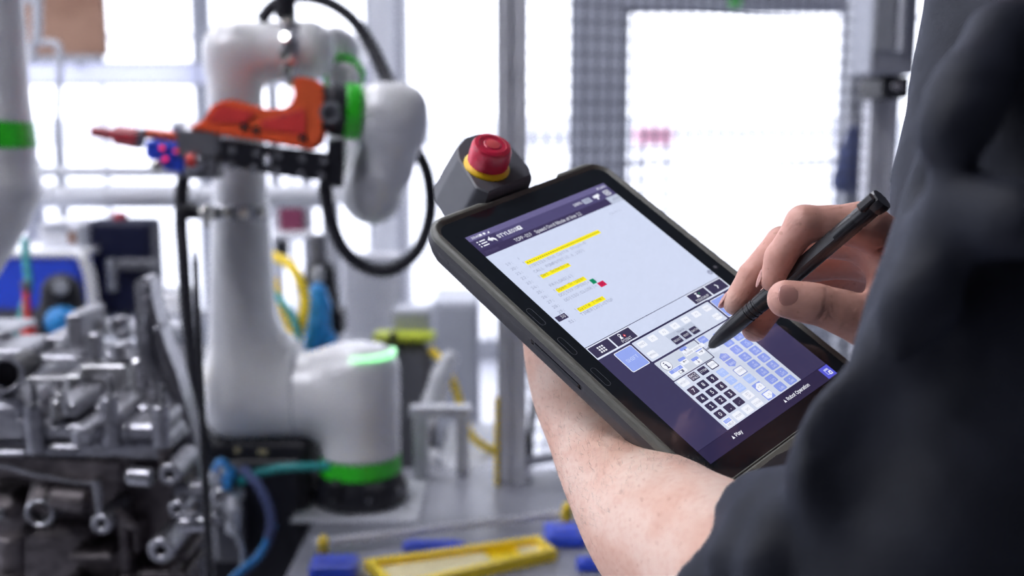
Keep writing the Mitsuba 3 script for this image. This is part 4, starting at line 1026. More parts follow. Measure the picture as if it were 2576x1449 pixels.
notch = prism(sg.Polygon([(34, 22.4), (37, 20.6), (105, 20.6), (112, 26), (112, 40), (20, 40)]).buffer(1.5), 60)
notch.apply_scale(mm); notch.apply_translation([0, 0, -.030])
port = prism(rrect(-30, -134, -18.4, -88, 2.5), 3.6); port.apply_scale(mm); port.apply_translation([0, 0, -.0088])
shell = minus(shell, wellb, notch, port)
sm_ = solid(shell)
low, high = sm_.trim_by_plane([0, 0, -1], .0016), sm_.trim_by_plane([0, 0, 1], -.0016)
obj('case', tab(tm(low)), 'm_case_dark', tablet, 35)
obj('bumper', tab(tm(high)), 'm_case', tablet, 35, label='olive black rubber rim of the case')
kbtn = obj('side_button', tab(prism(rrect(-20.2, -131, -17.5, -91, 1.2), 2.6).apply_scale(mm).apply_translation([0, 0, -.0083])), 'm_black', tablet)
obj('side_socket', tab(prism(rrect(-20.15, -9, -17, 1, 1.2), 2.6).apply_scale(mm).apply_translation([0, 0, -.0082])), 'm_case_dark', tablet)
kgl = obj('glass', tab(prism(rrect(-12.4, -231.4, 149.8, 16.4, 9.8, 8), 1.2, bevel=.0).apply_scale(mm).apply_translation([0, 0, -.0014])), 'm_glass', tablet)
# flush keys in the glass rim and the front camera
for x0, y0, x1, y1 in ((-10.6, -86.5, -6.2, -70.5), (-10.6, -115.0, -6.4, -99.0), (-10.4, -143.8, -6.2, -128.0)):
    q = rrect(x0, y0, x1, y1, 2.1)
    rim_ = sg.Polygon(q).difference(sg.Polygon(q).buffer(-.22))
    obj('key_outline', tab(prism(rim_, .12).apply_scale(mm).apply_translation([0, 0, -.0002])), 'm_darkgrey', kgl, False)
obj('front_camera', tab(cyl([.1435, -.106, -.0004], [.1435, -.106, .0001], .0016, n=24)), 'm_darkgrey', kgl)
obj('camera_lens', tab(cyl([.1435, -.106, -.0002], [.1435, -.106, .00022], .0007, n=16)), 'm_chrome', kgl)
# bottom lip with its bright edge and hand-strap flap
obj('edge_strip', tab(box([-.010, -.2325, -.0010], [.148, -.2314, .0012], .0003)), 'm_case', tablet)
obj('flap', tab(prism(sg.Polygon([(8, -246), (8, -237), (38, -236.5), (60, -240), (74, -236.4), (140, -236.4), (140, -246)]), 2.2, bevel=0).apply_scale(mm).apply_translation([0, 0, .0008])), 'm_case_dark', tablet)

# --- what the screen shows: flat colours and lettering, thin layers of light
layers = {}
def ui_col(c): return tuple(c)
def ui(meshes, col, lev=1):
    layers.setdefault((ui_col(col), lev), []).extend(meshes if isinstance(meshes, list) else [meshes])
def flat(poly, holes=()):
    g = poly if isinstance(poly, sg.Polygon) else sg.Polygon(poly, holes)
    v, f = trimesh.creation.triangulate_polygon(g, engine='earcut')
    m = trimesh.Trimesh(np.c_[v, np.zeros(len(v))], f, process=False)
    if m.face_normals[:, 2].mean() < 0: m.invert()
    return m
def R4(x0, d0, x1, d1, r=0.0):
    return flat(rrect(x0, -d1, x1, -d0, r, 4) if r > 0 else [(x0, -d1), (x1, -d1), (x1, -d0), (x0, -d0)])
def Tx(s, x, d, h, bold=False, mono=None, w=None, center=False):
    m = text(s, h, bold, mono)
    ext = m.vertices[:, 0].max() - m.vertices[:, 0].min()
    sx = w / ext if w else 1.0
    m.vertices[:, 0] *= sx
    m.vertices[:, 0] += x - (ext * sx / 2 if center else 0); m.vertices[:, 1] -= d
    return m
BG, BAR, PAGE = (60, 56, 90), (46, 41, 72), (205, 214, 237)
WHITE, KEY, PALE, BLUE, LBLUE, DARK, GREYP = (238, 241, 250), (222, 228, 243), (207, 215, 233), (140, 158, 232), (170, 192, 245), (58, 53, 82), (188, 197, 216)
ui(R4(0, 0, 137.3, 217.5), BG, 0)
ui(R4(0, 0, 137.3, 5), (104, 98, 142), 1)
ui(R4(0, 5, 137.3, 14.4), (78, 72, 114), 1); ui(R4(0, 5, 22, 14.4), (64, 57, 96), 1.3)
ui(R4(0, 14.4, 137.3, 21), (58, 50, 86), 1); ui(R4(125, 13.8, 137.3, 20.8), GREYP, 1.3)
ui(Tx('10:41', 3.2, 3.6, 1.9, True), WHITE, 2)
ui([R4(10.6, 1.7, 12.6, 3.7), flat(sg.Point(14.8, -2.7).buffer(1.05)), flat([(17.2, -3.7), (19.2, -3.7), (19.2, -1.7)])], WHITE, 2)
ui([Tx('100%', 129.2, 4.2, 1.7, True), R4(127.0, 2.2, 128.2, 4.0)], WHITE, 2)
for d in (7.6, 9.9, 12.2):
    ui([R4(6.2, d - .5, 11.2, d + .5), flat(sg.Point(4.4, -d).buffer(.65))], WHITE, 2)
ui([flat([(12.6, -9.0), (15.6, -6.3), (15.6, -11.4)]), flat(sg.Polygon([(15.2, -8.0), (17.6, -8.3), (19.0, -10.2), (18.6, -12.8), (17.2, -10.6), (15.2, -10.0)]))], WHITE, 2)
ui(Tx('STYLE03', 20.8, 10.9, 3.1, True, w=18.2), WHITE, 2); ui(R4(39.6, 7.4, 43.4, 11.1, .5), WHITE, 2)
ui(flat([(40.4, -8.4), (42.6, -8.4), (41.5, -10.2)]), DARK, 3)
ui(Tx('100%', 95.5, 10.4, 2.4, True, w=8.0), WHITE, 2)
ui(R4(105.4, 7.4, 113.4, 12.0, .4), GREYP, 2); ui([R4(106.2, 8.2 + a, 112.6, 8.7 + a) for a in (0, 1.2, 2.4)], (78, 72, 114), 3)
ui([flat([(116.8, -8), (123.4, -7.2), (123.2, -9.8), (121.4, -10), (119.8, -12.6), (118.4, -12.4), (119, -10.4), (116.8, -10.4)])], WHITE, 2)
ui(flat(rrect(128.4, -12.2, 133.8, -7.0, .3), [rrect(129.2, -11.5, 133.0, -7.7, .2)]), WHITE, 2); ui(R4(130.2, 8.8, 132.0, 10.6), WHITE, 2)
ui(Tx('TCPP-019', 29.2, 19.4, 3.1, w=15.6), WHITE, 2); ui(Tx('Speed Ovrd Mode at line 12', 48.4, 19.4, 3.1, w=45.8), WHITE, 2)
ui(Tx('JOINT', 128.2, 18.4, 1.9), (110, 112, 140), 2); ui(Tx('STYLE03', 2.4, 18.9, 2.0), (86, 78, 116), 2)
ui(R4(0, 21, 137.3, 125.6), PAGE, 1)
GREYT = (136, 142, 168)
ROW = lambda n: 34.6 + 4.955 * (n - 19)
MONO = 2.19
for n in range(19, 32):
    if n != 30: ui(Tx(f'{n}:', 6.7, ROW(n), 2.3, mono=2.1), GREYT, 2)
ui(R4(1.6, ROW(30) - 4.0, 10.4, ROW(30) + .4), DARK, 2); ui(Tx('30', 5.2, ROW(30) - .9, 2.3, mono=2.1), WHITE, 3); ui(Tx(':', 10.9, ROW(30) - .9, 2.3), GREYT, 2)
YEL = (247, 232, 30)
for d0, d1, x1 in ((36.7, 40.4, 92.6), (51.7, 55.1, 47.2), (66.6, 70.1, 47.3), (86.4, 90.0, 45.1)): ui(R4(20.5, d0, x1, d1), YEL, 2)
ui(Tx('!', 18.6, ROW(19) - .8, 2.3), GREYT, 2)
ui([R4(21.6 + 1.98 * i, 38.15, 22.5 + 1.98 * i, 39.05, .25) for i in range(36)], (92, 88, 20), 3)
for n, x, s in ((20, 18.2, '!'), (23, 18.2, '!'), (26, 18.2, '!'), (30, 18.0, '!'), (21, 19.4, '//R[126:End Cycle Stop]=0'), (22, 19.4, 'CALL PCMPSTRT(0,6,100)'), (25, 19.4, 'PAYLOAD[6]'), (27, 18.6, 'DO[529:OPEN]='), (28, 18.6, 'DO[530:CLOSE]='), (31, 19.0, 'TIMER[20]=STOP')):
    ui(Tx(s, x, ROW(n) - 1.0, 2.35, mono=MONO), GREYT, 2)
for n, s in ((23, 'Get Schedule'), (26, 'Open Gripper'), (30, 'Cycle Timer')):
    ui(Tx(s, 20.9, ROW(n) - (.2 if n == 23 else .2 if n == 26 else -.2) - 1.0 + .5, 2.35, mono=MONO), (128, 122, 40), 3)
ui(R4(48.0, 71.1, 51.8, 75.5), (10, 140, 96), 3); ui(R4(50.8, 75.9, 56.6, 80.3), (204, 30, 78), 3.3)
ui(Tx('ON', 48.7, 74.2, 1.7), (8, 90, 70), 4); ui(Tx('OFF', 51.7, 79.0, 1.8), (140, 20, 60), 4.3)
ui(Tx('PAUSED', 113.8, 29.6, 2.1, mono=2.0), (178, 184, 206), 2)
ui(flat(sg.Point(135.0, -107.6).buffer(2.2)), (150, 156, 180), 2); ui(flat([(134, -107.8), (134.8, -108.8), (136.4, -106.8), (134.8, -107.9)]), PAGE, 3)
# tool strip
ui(R4(0, 114.1, 137.3, 114.55), DARK, 2); ui(R4(0, 114.55, 39.6, 125.2), KEY, 2); ui(R4(98.6, 114.55, 137.3, 125.2), KEY, 2)
for x0, x1 in ((.7, 19.0), (20.4, 39.0), (99.2, 117.3), (118.8, 136.0)): ui(R4(x0, 115.5, x1, 124.3), DARK, 3)
ui([R4(6.6 + 2 * i, 117.6 + 1.9 * j, 8.0 + 2 * i, 118.9 + 1.9 * j) for i in range(3) for j in range(3)], WHITE, 4)
ui([flat(sg.Point(28.2, -117.6).buffer(1.25).difference(sg.Point(28.0, -117.7).buffer(.7))), flat([(27.2, -118.8), (28.6, -118.8), (29.2, -120.8), (26.6, -120.8)])], WHITE, 4)
ui(flat([(30.2, -119.4), (31.3, -118.1), (32.4, -119.4), (31.3, -120.7)]), (214, 40, 40), 4); ui(flat(sg.Point(31.3, -119.4).buffer(.4)), WHITE, 5)
ui(Tx('POINT', 30.0, 123.6, 2.1, center=True), WHITE, 4)
ui([R4(106, 116.5, 108.2, 117.3), R4(106.6, 117.3, 107.4, 118.6), flat([(106, -118.6), (108, -118.6), (108.8, -120.6), (105.4, -120.6)])], WHITE, 4); ui(R4(109.4, 117.4, 110.2, 118.6), (20, 150, 80), 4)
ui(Tx('TOUCHUP', 108.2, 123.5, 2.0, center=True), WHITE, 4)
ui(flat([(126.6, -118.0), (127.4, -117.6), (129.0, -119.7), (127.4, -121.9), (126.6, -121.5), (127.8, -119.7)]), WHITE, 4)
ui(R4(30.0, 125.2, 110.0, 126.4), (40, 36, 70), 2)
# shift keys
for x0 in (12.4, 110.6):
    ui(R4(x0, 126.9, x0 + 16.5, 144.5, 1.2), WHITE, 1); ui(R4(x0 + .5, 127.4, x0 + 16.0, 144.0, .9), (146, 165, 234), 2)
    ui(Tx('SHIFT', x0 + 8.2, 137.2, 2.6, center=True), (205, 216, 250), 3)
# soft keys
ui(R4(30.2, 126.5, 109.0, 144.6, .8), PALE, 1)
def keybox(x0, d0, x1, d1, col, lab='', tc=None, th=1.5, lev=3, r=.7, bold=False):
    ui(R4(x0, d0, x1, d1, r), col, lev)
    ls = lab.split('|') if lab else []
    for i, s in enumerate(ls):
        dd = (d0 + d1) / 2 + th / 2 + (i - (len(ls) - 1) / 2) * th * 1.35
        m = Tx(s, (x0 + x1) / 2, dd, th, bold, center=True)
        ext = m.vertices[:, 0].max() - m.vertices[:, 0].min()
        if ext > (x1 - x0) * .86: m.vertices[:, 0] = (m.vertices[:, 0] - (x0 + x1) / 2) * ((x1 - x0) * .86 / ext) + (x0 + x1) / 2
        ui(m, tc or (150, 156, 178), lev + 1)
for i, s in enumerate(('PREV', 'F1', 'F2', 'F3', 'F4', 'F5', 'NEXT')):
    x0 = 32.8 if i == 0 else 100.0 if i == 6 else 43.2 + 11.3 * (i - 1)
    keybox(x0, 128.2, x0 + 6.5, 133.0, WHITE, s)
keybox(32.2, 137.5, 38.9, 143.0, WHITE, 'MENU'); keybox(100.3, 137.0, 106.6, 142.2, WHITE, 'FCTN')
ui(R4(55.8, 133.6, 82.6, 143.4, .4), GREYP, 2); ui(Tx('TEACH', 69, 136.3, 1.6, center=True), (90, 92, 120), 3)
for x0, x1, s in ((56.6, 64.2, 'SELECT'), (66.2, 72.9, 'EDIT'), (74.9, 81.6, 'DATA')): keybox(x0, 137.3, x1, 142.8, DARK, s, WHITE, 1.6)
# cursor pad
ui(R4(30.2, 145.6, 71.2, 162.9, .8), (70, 66, 96), 1); ui(R4(30.2, 146.0, 70.7, 162.7, .8), (203, 210, 224), 1.3)
ui(flat(sg.Point(36.3, -151.4).buffer(4.0)), (110, 112, 136), 2); ui(flat(sg.Point(36.3, -151.4).buffer(3.7)), WHITE, 3)
ui([flat(sg.Point(35.9, -149.2).buffer(.5)), R4(36.0, 150.4, 36.8, 153.6), R4(35.2, 150.4, 36.0, 150.9), R4(35.2, 153.2, 37.8, 153.8)], (62, 60, 92), 4)
ui(R4(32.2, 155.4, 46.0, 161.4, .7), WHITE, 2); ui(R4(33.4, 155.8, 45.0, 158.3), BLUE, 3); ui(Tx('DISP', 39.2, 157.9, 1.7, center=True), (215, 224, 252), 4)
ui(flat([(39.2, -161.0), (43.4, -161.0), (43.4, -158.9), (39.2, -158.9)], [[(39.5, -160.7), (41.6, -160.7), (41.6, -159.2), (39.5, -159.2)]]), (98, 100, 122), 3)
def cursor(x0, d0, dirn):
    ui(R4(x0, d0, x0 + 6.3, d0 + 5.4, .7), WHITE, 2); ui(R4(x0, d0, x0 + 6.3, d0 + 2.2, .7), BLUE, 3)
    cx, cy = x0 + 3.4, -(d0 + 3.4)
    a = dict(l=math.pi, r=0, u=math.pi / 2, d=-math.pi / 2)[dirn]
    c, s = math.cos(a), math.sin(a)
    pts = lambda L: [(cx + c * u - s * v, cy + s * u + c * v) for u, v in L]
    ui([flat(pts([(-1.8, -.16), (1.5, -.16), (1.5, .16), (-1.8, .16)])), flat(pts([(1.7, 0), (.5, .9), (.3, .65), (1.2, 0), (.3, -.65), (.5, -.9)]))], (60, 58, 86), 4)
cursor(54.7, 146.2, 'u'); cursor(46.5, 151.8, 'l'); cursor(54.7, 156.2, 'd'); cursor(63.2, 151.8, 'r')
ui(R4(54.0, 150.2, 73.8, 153.2, .3), WHITE, 5); ui(Tx('Double-click to', 54.6, 152.5, 1.7, w=16), (120, 124, 146), 6)
# keypad
ui(R4(71.4, 145.6, 108.9, 163.4, .5), PALE, 1); ui(R4(29.7, 163.3, 108.9, 206.9, .6), PALE, 1); ui(R4(29.7, 162.8, 71.2, 163.3), (70, 66, 96), 1.5)
pr_ = 7.2
for c, rows in enumerate((('', '7', '4', '1', '0'), ('BACK|SPACE', '8', '5', '2', '.'), ('ITEM', '9', '6', '3', ', -'))):
    for i, s in enumerate(rows):
        x0 = 31.9 + 9.62 * c; d0 = 164.2 + pr_ * i + (.4 if i else 0)
        if c == 0 and i == 0: keybox(31.4, 163.9, 38.8, 169.6, WHITE, 'RESET')
        else: keybox(x0, d0, x0 + 7.2, d0 + 5.5, DARK, s, WHITE, 2.6 if len(s) == 1 else 1.7, bold=len(s) == 1)
ui(R4(60.6, 163.6, 68.2, 169.8, .8), DARK, 3); keybox(61.2, 164.2, 67.6, 169.2, WHITE, 'ENTER', lev=4)
for i, s in enumerate(('TOOL|1', 'TOOL|2', 'MOVE|MENU')): keybox(61.3, 171.8 + pr_ * i, 68.6, 177.6 + pr_ * i, LBLUE, s, (214, 224, 252))
for i, s in enumerate(('SET|UP', 'STATUS')): keybox(61.3, 193.2 + pr_ * i, 68.6, 198.8 + pr_ * i, WHITE, s)
ui(R4(31.9, 200.3, 39.2, 206.1, .7), WHITE, 3); ui(R4(32.6, 200.8, 38.5, 203.2), BLUE, 4); ui(Tx('DIAG', 35.5, 202.7, 1.4, center=True), (215, 224, 252), 5); ui(Tx('HELP', 35.5, 205.6, 1.6, center=True), (140, 146, 170), 5)
keybox(41.6, 200.4, 48.8, 206.0, WHITE, 'POSN'); keybox(51.2, 200.4, 58.4, 206.0, WHITE, 'I/O')
for d0, up_, s in ((163.6, 1, 'FWD'), (170.2, 0, 'BWD')):
    q = [(73.6, -(d0 + 1.6)), (77.4, -d0 + .5), (81.2, -(d0 + 1.6)), (81.2, -(d0 + 5.4)), (73.6, -(d0 + 5.4))]
    if not up_: q = [(x, -(2 * d0 + 5.0) - y) for x, y in q]
    ui(flat(sg.Polygon(q).buffer(.0)), BLUE, 3); ui(Tx(s, 77.4, d0 + 3.6, 1.7, center=True), (215, 224, 252), 4)
ui(R4(72.8, 176.8, 81.4, 183.2, .7), (110, 126, 196), 3); keybox(73.2, 177.2, 81.0, 182.8, WHITE, 'COORD', lev=4)
keybox(73.4, 184.5, 81.2, 190.6, LBLUE, 'GROUP', (214, 224, 252))
for d0, s in ((192.2, '+%'), (200.1, '-%')):
    ui(R4(73.2, d0, 81.3, d0 + 6.2, .4), BLUE, 3)
    q = sg.Polygon([(74.0, -(d0 + 3.1)), (77.6, -(d0 + .5)), (81.0, -(d0 + 1.4)), (81.0, -(d0 + 5.8)), (74.0, -(d0 + 5.8))]) if s == '+%' else sg.Polygon([(74.0, -(d0 + .6)), (81.0, -(d0 + .6)), (81.0, -(d0 + 3.1)), (77.4, -(d0 + 5.8)), (74.0, -(d0 + 4.8))])
    ui(flat(q), WHITE, 4); ui(Tx(s, 77.4, d0 + 4.0, 1.8, center=True), (150, 156, 178), 5)
jn = ('X', 'Y', 'Z', 'W', 'P', 'R', '', '')
for i in range(8):
    d0 = 199.9 - 7.28 * (7 - i)
    nm = ('J1', 'J2', 'J3', 'J4', 'J5', 'J6', 'J7', 'J8')[i]
    keybox(86.3, d0, 94.5, d0 + 6.2, BLUE, f'-{jn[i]}|({nm})', (224, 231, 254), 1.6, r=1.0)
    keybox(97.6, d0, 105.9, d0 + 6.2, BLUE, f'+{jn[i]}|({nm})', (224, 231, 254), 1.6, r=1.0)
keybox(73.0, 146.4, 80.0, 151.4, BLUE, 'STEP', (215, 224, 252)); keybox(73.0, 154.6, 81.0, 160.6, KEY, 'HOLD')
# bottom bar
ui(R4(0, 207.4, 137.3, 217.5), BAR, 1); ui(R4(0, 207.2, 137.3, 207.5), (34, 29, 60), 1.5)
for x, w_, s in ((27.2, 10.0, 'Play'), (81.8, 28.2, 'Robot Operation')):
    ui(flat([(x, -213.3), (x + 2.3, -213.3), (x + 1.15, -210.9)]), WHITE, 2); ui(Tx(s, x + 3.4, 213.3, 2.5, True, w=w_ - 3.6), WHITE, 2)
ui(R4(127.2, 207.9, 137.2, 216.9), (88, 92, 214), 2)
ui(flat(rrect(130.0, -214.6, 134.4, -210.0, .2), [rrect(130.5, -214.1, 133.9, -211.4, .1)]), (196, 202, 250), 3); ui(R4(132.0, 212.4, 135.0, 215.2), WHITE, 4); ui(R4(132.9, 213.3, 134.2, 214.5), (88, 92, 214), 5)
srgb = lambda c: np.where(np.array(c) / 255 <= .04045, np.array(c) / 255 / 12.92, ((np.array(c) / 255 + .055) / 1.055) ** 2.4)
kscr = None
for (c, lev), ms in sorted(layers.items(), key=lambda x: (x[0][1], x[0][0])):
    m = cat(ms); m.vertices *= mm; m.vertices[:, 2] = .00006 * lev + .00002
    li = srgb(c)
    nm = f'm_ui_{c[0]}_{c[1]}_{c[2]}'
    if nm not in scene:
        bsdf(nm, tuple((li * .16 + .002).tolist()), .08, twosided=False)
    comps = m.split(only_watertight=False) if 1 < len(ms) <= 12 else [m]
    for mc in (comps if len(comps) <= 12 else [m]):
        if kscr is None:
            kscr = obj('screen', tab(mc), nm, tablet, False); k = kscr
        else:
            letters = len(comps) == 1 and len(mc.split(only_watertight=False)) > 1
            k = obj('lettering' if letters else 'screen_mark', tab(mc), nm, kscr, False)
            if letters: labels[k] = {'kind': 'stuff'}
        scene[k]['emitter'] = emit(li * .93, sampling_weight=0.004)

# --- emergency stop on its housing at the upper left of the tablet
stop = thing('emergency_stop', 'red mushroom emergency stop button on a yellow collar and dark housing atop the tablet', 'emergency stop')
topf = np.array([(34, 31), (39, 21.5), (82, 23), (88.5, 33), (93, 58), (90, 72), (80, 80), (66, 80), (52, 73), (44, 62)], float)
def ring_pts(n_, z, grow=0.0, shift=(0, 0)):
    g = sg.Polygon(topf).buffer(5).buffer(-5).buffer(3.0 + grow).buffer(-3.0)
    L = g.exterior.length
    q = np.array([g.exterior.interpolate(L * i / n_).coords[0] for i in range(n_)])
    c = g.centroid
    a = np.array([math.atan2(y - c.y, x - c.x) for x, y in q])
    tgt = np.linspace(-math.pi, math.pi, n_, endpoint=False)
    o = []
    for t in tgt:
        ln = sg.LineString([(c.x, c.y), (c.x + 200 * math.cos(t), c.y + 200 * math.sin(t))]).intersection(g.exterior)
        p_ = ln if ln.geom_type == 'Point' else list(ln.geoms)[0]
        o.append((p_.x + shift[0], p_.y + shift[1], z))
    return np.array(o) * mm
hs = loft([ring_pts(96, -30, 4.0, (-4, 2)), ring_pts(96, -12, 2.4, (-2, 1)), ring_pts(96, 5.2, .2), ring_pts(96, 7.4, -.6), ring_pts(96, 8.4, -1.8)])
front = prism(sg.Polygon([(20, 10), (100, 10), (100, 22.6), (41, 21.6), (36, 30), (20, 40)]), 60).apply_scale(mm).apply_translation([0, 0, -.062])
obj('housing', tab(hs), 'm_box', stop, 25)
bc = np.array([57.5, 45.5])
obj('mount', tab(box([.040, .0207, -.024], [.084, .030, -.006], .002)), 'm_case_dark', stop)
L_ = lambda prof_: tab(moved(lathe([(r * mm, z * mm) for r, z in prof_], [0, 0, 0], [0, 0, 1], 72), np.eye(3), np.array([*bc, 0]) * mm))
obj('yellow_collar', L_([(0, 8.2), (16.6, 8.2), (16.6, 9.4), (15.8, 10.4), (12.5, 12.8), (0, 12.8)]), 'm_yellow_ring', stop, 35)
obj('red_button', L_([(0, 11.5), (13.4, 11.5), (14.4, 12.4), (14.7, 18.5), (14.3, 25.0), (13.2, 27.2), (11.6, 28.0), (9.6, 28.1), (9.0, 27.7), (6.4, 27.6), (5.8, 28.0), (5.4, 28.1), (0, 28.1)]), 'm_button', stop, 35)
bsdf('m_button_top', (.85, .12, .12), .25, coat=.6)  # lamp highlight put into a brighter pink at the button centre
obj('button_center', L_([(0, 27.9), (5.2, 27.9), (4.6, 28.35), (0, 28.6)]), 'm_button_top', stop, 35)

# ------------------------------------------------------------------ the person: hands, forearms, head; dark jacket, trousers
def skin(p, n, uv):
    a = fbm(p.x * 45, p.y * 45, p.z * 45, 3)
    b = noise(p.x * 420, p.y * 420, p.z * 420)
    c = mix((.70, .43, .325), (.79, .56, .45), smoothstep(.3, .7, a))
    c = mix(c, (.68, .335, .265), .75 * smoothstep(.115, .15, p.x) * smoothstep(1.28, 1.31, p.z))
    spot = smoothstep(.80, .92, noise(p.x * 330 + 9, p.y * 330, p.z * 330))
    return mix(mix(c, (.58, .25, .16), .18 * smoothstep(.4, .8, b)), (.46, .20, .12), .35 * spot)
bsdf('m_skin', proc(skin), .46, spec=.35, bump=lambda p, n, uv: fbm(p.x * 900, p.y * 900, p.z * 900, 2) + .15 * noise(p.x * 300, p.y * 300, p.z * 300), bscale=.00035, eps=2e-4)
bsdf('m_nail', (.60, .30, .25), .3, spec=.5)
bsdf('m_hair', (.09, .055, .035), .5)
weave = lambda p, n, uv: noise(p.x * 1500, p.y * 1500, p.z * 1500)
bsdf('m_jacket', mott((.005, .006, .0095), (.0085, .010, .0155), 25), .65, spec=.2, sheen=.5, bump=weave, bscale=.0002, eps=2e-4)
bsdf('m_trousers', (.03, .034, .05), .85)
bsdf('m_shoe', (.02, .018, .016), .5)
bsdf('m_pen', (.007, .007, .009), .3)
person = thing('person', 'person in a dark navy jacket holding the tablet and a black stylus', 'person')
GND = 0.0
FC = np.array([-.66, .53, 0]) / np.linalg.norm([-.66, .53]); RT = np.array([FC[1], -FC[0], 0]); UP = np.array([0, 0, 1.0])
# right hand
HB = [P(1780, 860, .62), P(2420, 480, .72), P(2420, 900, .60), P(1800, 560, .70)]
HB = np.array(HB)
f = Field(HB.min(0) - .012, HB.max(0) + .03, .0013)
WR = P(2365, 690, .665)
j = dict(im=P(2172, 566, .632), ip=P(2022, 562, .630), id=P(1963, 648, .637), it=P(1945, 702, .640),
         mm=P(2150, 600, .660), mp=P(1968, 612, .664), md=P(1893, 694, .669), mt=P(1851, 762, .669),
         rm=P(2150, 650, .685), rp=P(1975, 680, .690), rd=P(1938, 770, .682), rt=P(1898, 828, .672),
         pm=P(2170, 700, .705), pp=P(2040, 720, .708), pd=P(2022, 748, .712), pt=P(1992, 768, .702),
         tc=P(2320, 760, .640), tm=P(2178, 806, .606), ti=P(2058, 766, .600), tt=P(1978, 752, .601))
K = .0035
f.chain([j['im'], j['ip'], j['id'], j['it']], [.0125, .0103, .0088, .0080], K)
f.chain([j['mm'], j['mp'], j['md'], j['mt']], [.0125, .0104, .0090, .0080], .0018)
f.chain([j['rm'], j['rp'], j['rd'], j['rt']], [.0120, .0100, .0088, .0080], .0018)
f.chain([j['pm'], j['pp'], j['pd'], j['pt']], [.0110, .0090, .0078, .0070], .0018)
f.chain([j['tc'], j['tm'], j['ti'], j['tt']], [.019, .0150, .0112, .0100], .0022)
f.cone(j['ti'] * .6 + j['tt'] * .4, j['tt'], .0112, .0098, .003)
for a in ('im', 'mm', 'rm', 'pm'): f.cone(WR, j[a], .020, .0118, .008)
f.cone(j['tc'], WR, .020, .026, .012)
f.cone(j['tm'] * .5 + j['tc'] * .5, P(2260, 640, .66), .016, .018, .012)
# folds over the thumb's joint and in the palm, between thumb and forefinger
def thumbfold(t, w, d):
    c = j['ti'] * (1 - t) + j['tm'] * t
    axd = j['tm'] - j['ti']; axd /= np.linalg.norm(axd)
    toC = CAM - c; toC -= (toC @ axd) * axd; toC /= np.linalg.norm(toC); sd = np.cross(axd, toC)
    R_0 = .0113 + .003 * t
    pts = [c + (toC * math.cos(a) + sd * math.sin(a)) * (R_0 + .0008) + axd * .0005 * math.sin(3 * a) for a in np.linspace(-1.1, 1.0, 9)]
    f.chain(pts, [w * (.4 + .6 * math.sin(math.pi * (i + .5) / 9)) for i in range(9)], .0012, True)
for t, w in ((-.03, .0011), (.09, .0011), (.21, .0009)): thumbfold(t, w, 0)
for a_, b_, c_ in ((P(2120, 632, .635), P(2170, 660, .632), P(2190, 705, .622)), (P(2165, 655, .628), P(2200, 650, .628), P(2235, 600, .632)), (P(2150, 740, .60), P(2190, 715, .612), P(2230, 640, .632))):
    f.chain([a_, b_, c_], [.0012, .0018, .0012], .002, True)
hand_r = f.mesh()
relax(hand_r, 6)
# left forearm and the hand that carries the tablet from beneath
EL = P(2085, 1850, .45)
WL = P(1434, 966, .735)
ld = EL - WL
f = Field(*(lambda q: (q.min(0) - .05, q.max(0) + .05))(np.array([EL, P(1300, 850, .7), tabp(10, -60, -60), tabp(150, -100, -40), P(1500, 1449, .5)])), .0026)
AX = [P(1428, 860, .75), WL, P(1487, 1082, .705), P(1568, 1225, .652), P(1682, 1347, .59), P(1890, 1490, .512), EL]
AR = [.0278, .0275, .0296, .0345, .0430, .0425, .0430]
_ax = spline(AX, 90); _ar = np.interp(np.linspace(0, 1, 90), np.linspace(0, 1, 7), AR)
f.chain(list(_ax), list(_ar), 0)
q = lambda t: _ax[int(round(np.clip(t, 0, 1) * 89))]
lh = lambda x, y, z: tabp(x, y, z)
pal = lh(44, -96, -54)
f.cone(AX[0], pal, .0245, .022, .02)
for y0, L_f in ((-128, .9), (-107, 1.0), (-86, .97), (-66, .8)):
    m0, m1, m2, m3_ = lh(50, y0, -42), lh(50 + 42 * L_f, y0 + 6, -40), lh(50 + 66 * L_f, y0 + 8, -37.5), lh(50 + 84 * L_f, y0 + 9, -35.5)
    f.cone(pal, m0, .018, .0115, .01)
    f.chain([m0, m1, m2, m3_], [.011, .0098, .0088, .0075], .002)
f.chain([lh(34, -84, -50), lh(26, -60, -44), lh(26, -42, -40), lh(28, -28, -37.5)], [.0165, .0125, .0105, .009], .005)
arm_l = f.mesh()
relax(arm_l, 8)
# right forearm, neck and head, inside or above the jacket
SL = P(2760, 330, .44) + np.array([0, 0, .0])
SR = SL + RT * .37 + np.array([0, 0, 0])
TC = (SL + SR) / 2
ER = SR + np.array([0, 0, -.27]) + FC * .09
zS = SL[2]
f = Field(np.minimum(WR, ER) - .07, np.maximum(WR, ER) + .07, .004)
f.chain([WR * .85 + j['rm'] * .15, WR, WR * .6 + ER * .4, ER], [.024, .027, .038, .042], .01)
arm_r = f.mesh()
HC = np.array([TC[0], TC[1], 0]) + FC * .075 + UP * (zS + .27)
f = Field(HC - [.14, .14, .28], HC + [.14, .14, .16], .005)
look = FC * .85 - UP * .52; look /= np.linalg.norm(look); hup = UP * .85 + FC * .52; hup /= np.linalg.norm(hup)
hp = lambda a, b, c: HC + look * a + RT * b + hup * c
HR = np.stack([look, RT, hup], 1)
f.ellip(hp(-.012, 0, .03), HR, (.098, .078, .092), .01)
f.ellip(hp(.030, 0, -.045), HR, (.062, .058, .075), .03)
f.cone(hp(.076, 0, -.005), hp(.104, 0, -.035), .007, .012, .012)                     # nose
f.cone(hp(.082, -.02, -.068), hp(.082, .02, -.068), .006, .006, .008)                # lips
f.cone(hp(.066, -.012, -.105), hp(.066, .012, -.105), .016, .016, .02)               # chin
